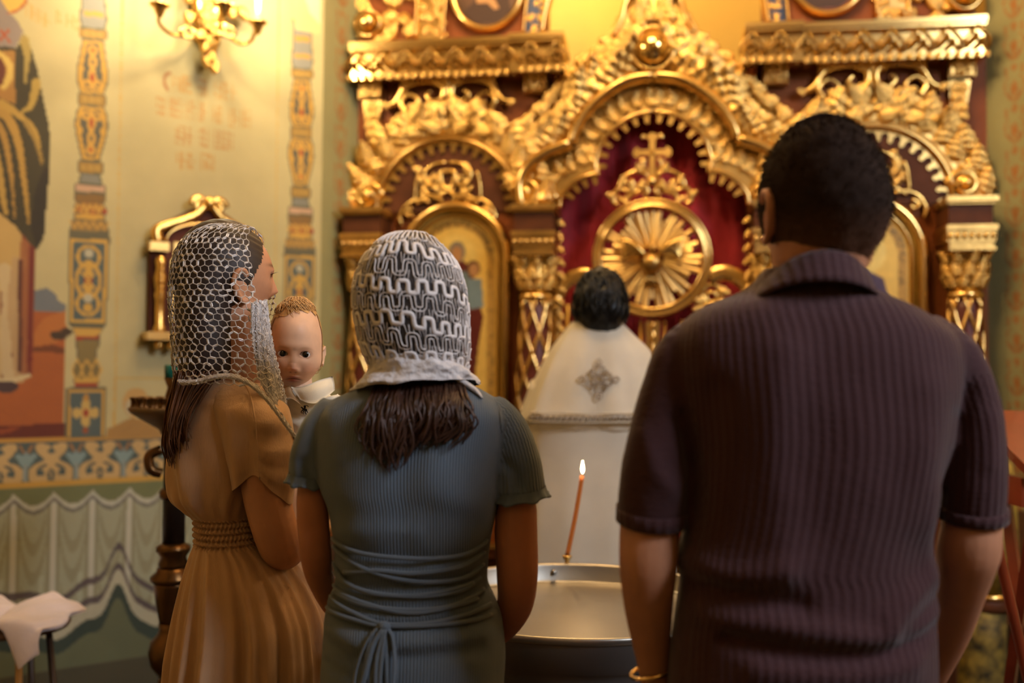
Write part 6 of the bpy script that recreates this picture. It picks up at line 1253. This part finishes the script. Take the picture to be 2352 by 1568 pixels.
# ================================================================== things in the room
# ---- metal font
DT = 2.22; zr_ = 1.446 - .490; tx = Px(1322, 900, DT)[0]; tc_ = (tx, DT, 0)
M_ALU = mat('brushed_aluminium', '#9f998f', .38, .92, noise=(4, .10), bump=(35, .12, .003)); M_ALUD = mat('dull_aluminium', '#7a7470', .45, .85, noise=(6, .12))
font_ = empty('baptismal_font', (tx, DT, 0), 'large round aluminium font in front of the priest', 'font')
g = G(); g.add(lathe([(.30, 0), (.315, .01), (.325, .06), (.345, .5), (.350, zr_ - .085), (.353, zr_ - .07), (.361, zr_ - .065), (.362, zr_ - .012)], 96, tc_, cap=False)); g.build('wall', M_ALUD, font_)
a_ = np.linspace(0, 2 * PI, 97); g = G(); g.add(lathe([(.362, zr_ - .014), (.3665, zr_ - .010), (.368, zr_ - .003), (.365, zr_ + .003), (.360, zr_ + .002), (.357, zr_ - .004), (.355, zr_ - .038), (.350, zr_ - .042)], 96, tc_, cap=False)); g.build('rim', M_ALU, font_)
mk('basin', *lathe([(.350, zr_ - .043), (.346, zr_ - .0445), (.20, zr_ - .046), (.001, zr_ - .046)], 96, tc_, cap=False), M_ALU, font_)
mk('plinth', *lathe([(.33, 0), (.34, .005), (.34, .03), (.30, .04)], 60, tc_), M_ALUD, font_)
for an in (95, 200, 340):
    r_ = math.radians(an); mk('rivet', *ball((tx + .354 * math.cos(r_), DT + .354 * math.sin(r_), zr_ - .018), .0075, 12, 8), mat('rivet_steel', '#8f8a84', .25, 1.0) if an == 95 else M_ALU, font_)
hb = np.array([tx + .004, DT + .372, zr_]); 
g = G(); g.add(lathe([(.007, -.03), (.008, 0), (.005, .006), (.010, .014), (.012, .018), (.0125, .021)], 16, hb)); g.add(box((hb[0] - .006, hb[1] - .012, hb[2] - .03), (hb[0] + .006, hb[1] + .004, hb[2] - .002))); g.build('candle_socket', M_GOLDD, font_)
# candle
cb = hb + np.array([0, 0, .019]); ct = Px(1337.5, 1092, DT + .37); cw = empty('wax_candle', cb, 'thin lit beeswax candle on the far rim of the font', 'candle')
M_WAX = mat('beeswax', '#c7702a', .45, sss=.3); mk('wax', *tube(smooth_path([cb, lerp(cb, ct, .5) + np.array([.0018, 0, 0]), ct], 16), np.linspace(.0062, .0056, 16), 14), M_WAX, cw)
mk('wick', *tube([ct, ct + np.array([.0003, 0, .006])], .0008, 6), M_BLACK, cw)
fl = ct + np.array([.0006, 0, .005]); mk('flame', *lathe([(.0004, 0), (.0030, .005), (.0044, .011), (.0038, .018), (.0022, .026), (.0004, .034)], 16, fl), mat('flame', '#ffd9a0', .5, emit=((1.0, .78, .42), 26)), cw)
_l = bpy.data.lights.new('candle_light', 'POINT'); _l.energy = .9; _l.color = (1, .62, .28); _l.shadow_soft_size = .006; _o = bpy.data.objects.new('candle_light', _l); COL.objects.link(_o); _o.parent = cw; _o.location = fl + np.array([0, 0, .045]) - WL[cw.name]
# ---- candle stand by the left wall
DK = 2.75; kx, ky = Px(405, 900, DK)[:2]; zk = lambda py: Px(405, py, DK)[2]; M_BRASS = mat('dark_brass', '#5e4020', .28, .85, noise=(8, .25)); M_IRON = mat('dark_bronze', '#2a1f18', .4, .6)
ks = empty('candle_stand', (kx, ky, 0), 'tall dark brass candle stand behind the woman in tan', 'candle stand')
b0 = (kx, ky, 0); L_ = lambda prof: lathe([(r, zk(py)) for r, py in prof], 32, b0)
mk('base', *lathe([(.16, 0), (.165, .03), (.12, .06), (.07, .10), (.055, .16), (.05, zk(1600) - .05), (.035, zk(1560)), (.035, zk(1550))], 32, b0), M_BRASS, ks)
for nm, prof in (('knop', [(.030, 1548), (.055, 1520), (.062, 1490), (.056, 1465), (.040, 1452), (.034, 1440), (.036, 1425)]), ('vase_stem', [(.030, 1440), (.036, 1415), (.046, 1370), (.050, 1340), (.050, 1330)]), ('collar_ring', [(.050, 1335), (.060, 1328), (.060, 1320), (.044, 1308), (.042, 1300)]), ('upper_knop', [(.036, 1305), (.040, 1290), (.034, 1275), (.046, 1262), (.046, 1252), (.030, 1244)])):
    mk(nm, *L_(prof), M_BRASS, ks)
mk('shaft', *L_([(.030, 1250), (.030, 1130), (.030, 1000), (.026, 985)]), M_IRON, ks); mk('shaft_collar', *L_([(.034, 1145), (.040, 1138), (.040, 1128), (.034, 1120)]), M_BRASS, ks)
mk('scroll_bracket', *tube(smooth_path([(kx - .03, ky - .02, zk(1030)), (kx - .06, ky - .03, zk(1045)), (kx - .055, ky - .03, zk(1075)), (kx - .03, ky - .02, zk(1085))], 16), .014, 8), M_BRASS, ks)
DSH = mk('dish', *L_([(.028, 1010), (.045, 985), (.085, 965), (.118, 948), (.126, 938), (.122, 934), (.105, 944), (.02, 950)]), mat('tarnished_brass', '#6a5030', .45, .6), ks)
for rr2, n_ in ((.112, 22), (.08, 15)):
    for i in range(n_):
        q = i * 2 * PI / n_; c = (kx + rr2 * math.cos(q), ky + rr2 * math.sin(q), zk(940)); mk('candle_socket', *lathe([(.008, 0), (.009, .004), (.006, .008), (.006, .024), (.009, .030), (.0095, .034)], 10, c), M_BRASS, DSH)
mk('centre_lamp', *lathe([(.016, zk(940)), (.020, zk(915)), (.012, zk(890)), (.022, zk(868))], 18, (kx - .012, ky, 0)), M_BRASS, ks); mk('lamp_glass', *lathe([(.020, zk(868)), (.021, zk(845)), (.020, zk(838)), (.017, zk(838)), (.016, zk(866))], 18, (kx - .012, ky, 0)), mat('green_glass', '#1f7a6a', .15, trans=.3), ks)
# ---- stool with a folded towel
DS = 2.85; sx_, sy_ = Px(28, 1430, DS)[:2]; zs = Px(28, 1425, DS)[2]; st = empty('stool', (sx_, sy_, 0), 'small stool with thin metal legs by the left wall', 'stool')
mk('seat', *lathe([(.001, zs - .02), (.150, zs - .02), (.156, zs - .010), (.150, zs), (.001, zs)], 40, (sx_, sy_, 0)), mat('brown_seat', '#5a3a28', .6), st)
M_LEG = mat('brass_leg', '#b58a52', .35, .6); M_LEG2 = mat('dark_leg', '#3a281c', .4, .4)
for q, m_ in ((-.95, M_LEG), (-.1, M_LEG2), (1.6, M_LEG2), (3.2, M_LEG)): mk('leg', *tube([(sx_ + .11 * math.cos(q), sy_ + .11 * math.sin(q), zs - .018), (sx_ + .19 * math.cos(q), sy_ + .19 * math.sin(q), .006)], .0095, 10), m_, st)
M_TOW = mat('white_terry', '#d8c9cc', .9, sheen=.4, bump=(220, .5, .002)); g = G(); nu_, nv_ = 40, 44; R = []
def towel(u, v):
    a = lerp(-.13, .160, u); dr = np.interp(u, [0, .55, .66, .85, 1.0], [.0, .0, .025, .100, .055]); over = lerp(-.12, .140 + dr, v)      # lies on the seat, a corner falls over the edge
    fl_ = max(0.0, over - .140); y_ = sy_ - min(over, .140) - .03 * (1 - math.exp(-fl_ * 20)); z_ = zs + .014 + .040 * math.exp(-((u - .62) / .22) ** 2) * (1 - .4 * v) + .030 * math.exp(-((u - .10) / .12) ** 2) - .022 * math.exp(-((u - .36) / .07) ** 2) - fl_ - .05 * max(0, u - .9)
    return np.array([sx_ + a + .012 * math.sin(v * 9 + u * 3), y_ - .010 * math.sin(u * 16) * min(1, fl_ * 8), z_ + .004 * math.sin(u * 23 + v * 11)])
R = [[towel(i / (nu_ - 1), j / (nv_ - 1)) for i in range(nu_)] for j in range(nv_)]; Vt = np.array(R).reshape(-1, 3); Ft = grid_faces(nv_, nu_, False); Vb2 = Vt + np.array([0, .0, -.007]); bd = len(Vt)
tow = mk('towel', np.vstack([Vt, Vb2]), Ft + [tuple(i + bd for i in f[::-1]) for f in Ft], M_TOW, label='white towel draped over the stool at the left wall', cat='towel')
# ---- wall things on the mural wall: rebind the drawing plane to that wall
W_scr, IN_scr, I0_scr, IU_scr = W, IN, I0, IU
_t = np.array([*WDIR, 0.0]); _n = np.array([-WDIR[1], WDIR[0], 0.0]); _n = _n if np.dot(_n, CAM - np.array([*PB, 0])) > 0 else -_n
IU = -_t; IN = _n; I0 = np.array([*PB, 0.0])
W = lambda u, v, n=0.0: I0 + IU * u + IV * v + IN * n
def uv(px, py, n=0.0):
    p = ray_plane(px, py, I0 + IN * n, IN) - I0; return np.array([np.dot(p, IU), p[2]])
c0 = uv(468, 600)[0]; hwf = c0 - uv(352, 650)[0]; zz_ = lambda py: uv(420, py)[1]
fr_ = empty('wall_icon', W(c0, zz_(790), .02), 'gilded house-shaped icon case on the wall behind the headscarf', 'icon case')
M_PLUM = mat('plum_board', '#5e362c', .7, spec=.1)
top_ = [(-hwf - .02, zz_(770)), (-hwf - .02, zz_(585)), (-hwf - .015, zz_(545)), (-.11, zz_(500)), (-.045, zz_(478)), (0, zz_(462))]; full = top_ + [(-x, y) for x, y in top_[::-1]]
mk('back_board', *prism([(c0 + x, y) for x, y in full], .0, .035), M_PLUM, fr_, smooth=False)
for s in (-1, 1):
    X = lambda x: c0 + s * x
    mk('pediment_scroll', *ptube(smooth_path([(X(hwf), zz_(562)), (X(hwf + .006), zz_(540)), (X(hwf - .02), zz_(528)), (X(.10), zz_(512)), (X(.045), zz_(494)), (X(.015), zz_(472))], 30), .05, np.interp(np.linspace(0, 1, 30), [0, .3, 1], [.022, .020, .014]), 9), M_GOLD, fr_)
    mk('crest_volute', *ptube(np.array([X(.035), zz_(472)]) + volute(1.3, .030, .008, 30) * np.array([s, 1]), .05, np.linspace(.014, .010, 30), 8), M_GOLD, fr_)
    mk('eave', *rect(X(hwf) - .034, zz_(585), X(hwf) + .034, zz_(565), .03, .075), M_GOLDD, fr_, smooth=False)
    pc = W(X(hwf - .008), 0, .06); y_ = lambda py: uv(352, py)[1]
    PL = mk('colonnette', *lathe([(.022, y_(768)), (.022, y_(755)), (.015, y_(745)), (.016, y_(690)), (.020, y_(680)), (.015, y_(670)), (.020, y_(655)), (.022, y_(640)), (.014, y_(620)), (.018, y_(605)), (.016, y_(592))], 16, pc), M_GOLD, fr_)
    for k_ in range(6): mk('carved_bead', *ball(W(X(hwf - .008), y_(675 - k_ * 13), .08), (.008, .008, .010), 8, 6), M_GOLDS, PL)
    mk('inner_frame', *rect(X(hwf - .055) - .008, zz_(742), X(hwf - .055) + .008, zz_(600), .035, .05), M_GOLDS, fr_, smooth=False)
mk('crest_flower', *ball(W(c0, zz_(466), .055), (.022, .022, .026), 12, 8), M_GOLD, fr_)
mk('arch_rim', *sweep([(c0 + (hwf - .03) * math.cos(a), zz_(560) + .075 * math.sin(a)) for a in np.linspace(0, PI, 30)], hround(.016, .035, .02)), M_GOLDS, fr_)
mk('sill', *rect(c0 - hwf - .04, zz_(783), c0 + hwf + .04, zz_(765), .0, .085), M_GOLDS, fr_, smooth=False)
for k_ in range(9): mk('sill_scroll', *ball(W(c0 - hwf + .01 + k_ * (2 * hwf - .02) / 8, zz_(795), .05), (.017, .017, .016), 10, 8), M_GOLD, fr_)
mk('picture', *rect(c0 - hwf + .06, zz_(740), c0 + hwf - .06, zz_(560), .035, .040), M_GOLDD, fr_, smooth=False)
# sconce
sc_ = uv(473, 70); SC = empty('wall_sconce', W(sc_[0], uv(473, 150)[1], .02), 'gilded branching wall sconce above the painted inscription', 'sconce'); M_SCG = M_GOLD
tipv = uv(473, 150)[1]; topv = uv(473, -70)[1]
mk('back_plate', *ptube([(sc_[0], v) for v in np.linspace(tipv, topv, 14)], .03, np.interp(np.linspace(0, 1, 14), [0, .12, .35, .6, 1], [.008, .03, .055, .07, .05]), 14, .6), M_SCG, SC); BP = bpy.data.objects['back_plate'] if 'back_plate' in bpy.data.objects else None
for k_ in range(42):
    t = rl.random(); w = np.interp(t, [0, .3, .6, 1], [.012, .05, .11, .08]); inst('scone_leaf'.replace('scone', 'sconce'), rl.choice(LEAF), frame_m(sc_[0] + rl.uniform(-1, 1) * w, lerp(tipv, topv, t) + .01, .06, (rl.uniform(-.8, .8), rl.choice((-1, -1, 1))), .062, .062, .07), SC)
for (cx_, cy_, nn_, path) in ((367, 12, .20, [(470, 75), (430, 80), (395, 72), (372, 45)]), (515, 12, .26, [(480, 75), (505, 72), (515, 50), (516, 30)]), (592, 52, .20, [(480, 78), (520, 80), (555, 98), (580, 92), (590, 75)])):
    A_ = uv(473, 75); q = uv(cx_, cy_, nn_); Q = [uv(a, b, lerp(.05, nn_, i / (len(path) - 1))) for i, (a, b) in enumerate(path)]; Q.append(q - np.array([0, .02]))
    ARM = mk('arm', *ptube(smooth_path(Q, 30), np.linspace(.05, nn_, 30), .0075, 8), M_SCG, SC)
    for s_ in (-1, 1): mk('arm_curl', *ptube(Q[1] + volute(1.1, .030, .008, 22) * np.array([s_, 1]), lerp(.05, nn_, .4), .005, 6), M_SCG, ARM)
    pc = W(q[0], 0, nn_); mk('cup', *lathe([(.006, q[1] - .045), (.012, q[1] - .035), (.022, q[1] - .008), (.034, q[1] - .002), (.035, q[1] + .003), (.010, q[1] + .002)], 20, pc), M_SCG, ARM)
    mk('candle_tube', *lathe([(.008, q[1]), (.008, q[1] + .095)], 14, pc), M_WHITEP, ARM)
    mk('bulb', *lathe([(.006, q[1] + .095), (.014, q[1] + .115), (.016, q[1] + .130), (.010, q[1] + .155), (.001, q[1] + .175)], 16, pc), mat('lit_bulb', '#ffe3b0', .4, emit=((1, .80, .48), 30)), ARM)
    _l = bpy.data.lights.new('sconce_light', 'POINT'); _l.energy = 8.5; _l.color = (1, .80, .50); _l.shadow_soft_size = .03; _o = bpy.data.objects.new('sconce_light', _l); COL.objects.link(_o); _o.parent = SC; _o.location = Vector(pc + np.array([0, 0, q[1] + .135]) + IN * .05 - WL[SC.name])
def copy_tree(o, parent=None):
    c = o.copy(); COL.objects.link(c); c.parent = parent
    for chd in list(o.children): copy_tree(chd, c)
    return c
SC2 = copy_tree(SC); SC2.location = (2.72, float(PG[1]) - .02, SC.location[2]); SC2.rotation_euler = (0, 0, math.atan2(-1, 0) - math.atan2(IN[1], IN[0])); SC2['label'] = 'unseen copy of the gilded sconce added on the right end wall as fill light'; SC['group'] = SC2['group'] = 'gilded wall sconces'  # sconce copy out of view, added to brighten the gilding from the right
W, IN, I0, IU = W_scr, IN_scr, I0_scr, IU_scr
# ---- lectern and brocade stand at the right edge
DL = 2.55; lx, ly = Px(2440, 1200, DL)[:2]; M_RWOOD = mat('red_varnished_wood', '#7a2f17', .3, noise=(5, .3), coat=.3)
lec = empty('folding_lectern', (lx, ly, 0), 'red varnished folding wooden lectern at the right edge', 'lectern'); zt1 = Px(2352, 965, DL)[2]; zt0 = Px(2352, 1060, DL)[2]
V = [(lx - .17, ly - .16, zt0), (lx + .20, ly - .16, zt0), (lx + .20, ly + .14, zt1 + .02), (lx - .17, ly + .14, zt1 + .02)]; V += [(x, y, z - .025) for x, y, z in V]; mk('sloping_top', V, box((0, 0, 0), (1, 1, 1))[1], M_RWOOD, lec, smooth=False)
for s in (-1, 1):
    xx = lx - .13 if s < 0 else lx + .16
    mk('leg', *tube([(xx, ly - .14, zt0 - .02), (xx, ly + .20, .015)], .017, 4, power=6), M_RWOOD, lec, smooth=False); mk('leg', *tube([(xx + .02, ly + .12, zt1 - .02), (xx + .02, ly - .22, .015)], .017, 4, power=6), M_RWOOD, lec, smooth=False)
mk('side_rail', *box((lx - .17, ly - .13, zt0 - .10), (lx - .145, ly + .12, zt0 - .03)), M_RWOOD, lec, smooth=False)
mk('cross_bar', *box((lx - .14, ly - .02, .55), (lx + .17, ly + .02, .59)), M_RWOOD, lec, smooth=False)
a_ = Px(2292, 1262, 2.3); b_ = Px(2375, 1620, 2.3); b2 = a_ + (b_ - a_) * (a_[2] - .02) / (a_[2] - b_[2])
stk = mk('wooden_staff', *tube([a_ + (a_ - b_) * .12, a_, lerp(a_, b2, .5), b2], [.011, .012, .012, .012], 10), M_RWOOD, label='slanting reddish wooden pole leaning beside the man', cat='pole')
DV_ = 3.3; vx, vy = Px(2262, 1300, DV_)[:2]; zv = lambda py: Px(2262, py, DV_)[2]
M_BROC = mat('green_brocade', '#6d5a22', .7, noise=(26, .9), bump=(60, .4, .004)); br = empty('brocade_stand', (vx, vy, 0), 'stand covered with green and gold brocade behind the man', 'stand')
mk('cloth', *lathe([(.085, .01), (.078, zv(1568)), (.072, zv(1470)), (.075, zv(1395))], 28, (vx - .01, vy, 0)), M_BROC, br); mk('tray', *lathe([(.078, zv(1396)), (.082, zv(1388)), (.082, zv(1374)), (.07, zv(1366))], 28, (vx, vy, 0)), M_WOODD, br); mk('tray_rim', *lathe([(.080, zv(1368)), (.086, zv(1362)), (.080, zv(1356))], 28, (vx, vy, 0)), M_GOLDS, br)
mk('upper_cloth', *lathe([(.075, zv(1358)), (.07, zv(1250)), (.066, zv(1120)), (.05, zv(1060)), (.01, zv(1050))], 28, (vx + .035, vy, 0)), mat('gold_brocade', '#8f7226', .6, noise=(30, .6)), br)
# ---- chandelier above the font (outside the frame)
ch = empty('chandelier', (CHAND[0], CHAND[1], CHAND[2] - .1), 'brass ring chandelier with bulbs hanging above the font', 'chandelier')
mk('ring', *tube([(CHAND[0] + .42 * math.cos(q), CHAND[1] + .42 * math.sin(q), CHAND[2] - .10) for q in np.linspace(0, 2 * PI, 60)], .012, 8), M_GOLDS, ch); mk('rod', *tube([(CHAND[0], CHAND[1], CHAND[2] - .15), (CHAND[0], CHAND[1], HC)], .012, 10), M_GOLDS, ch)
for k in range(6):
    q = k * PI / 3 + .3; e_ = np.array([CHAND[0] + .42 * math.cos(q), CHAND[1] + .42 * math.sin(q), CHAND[2] - .10]); mk('arm', *tube([(CHAND[0], CHAND[1], CHAND[2] - .08), e_], .008, 8), M_GOLDS, ch); mk('cup', *lathe([(.01, -.01), (.03, .01), (.032, .02), (.008, .022)], 14, e_), M_GOLDS, ch)
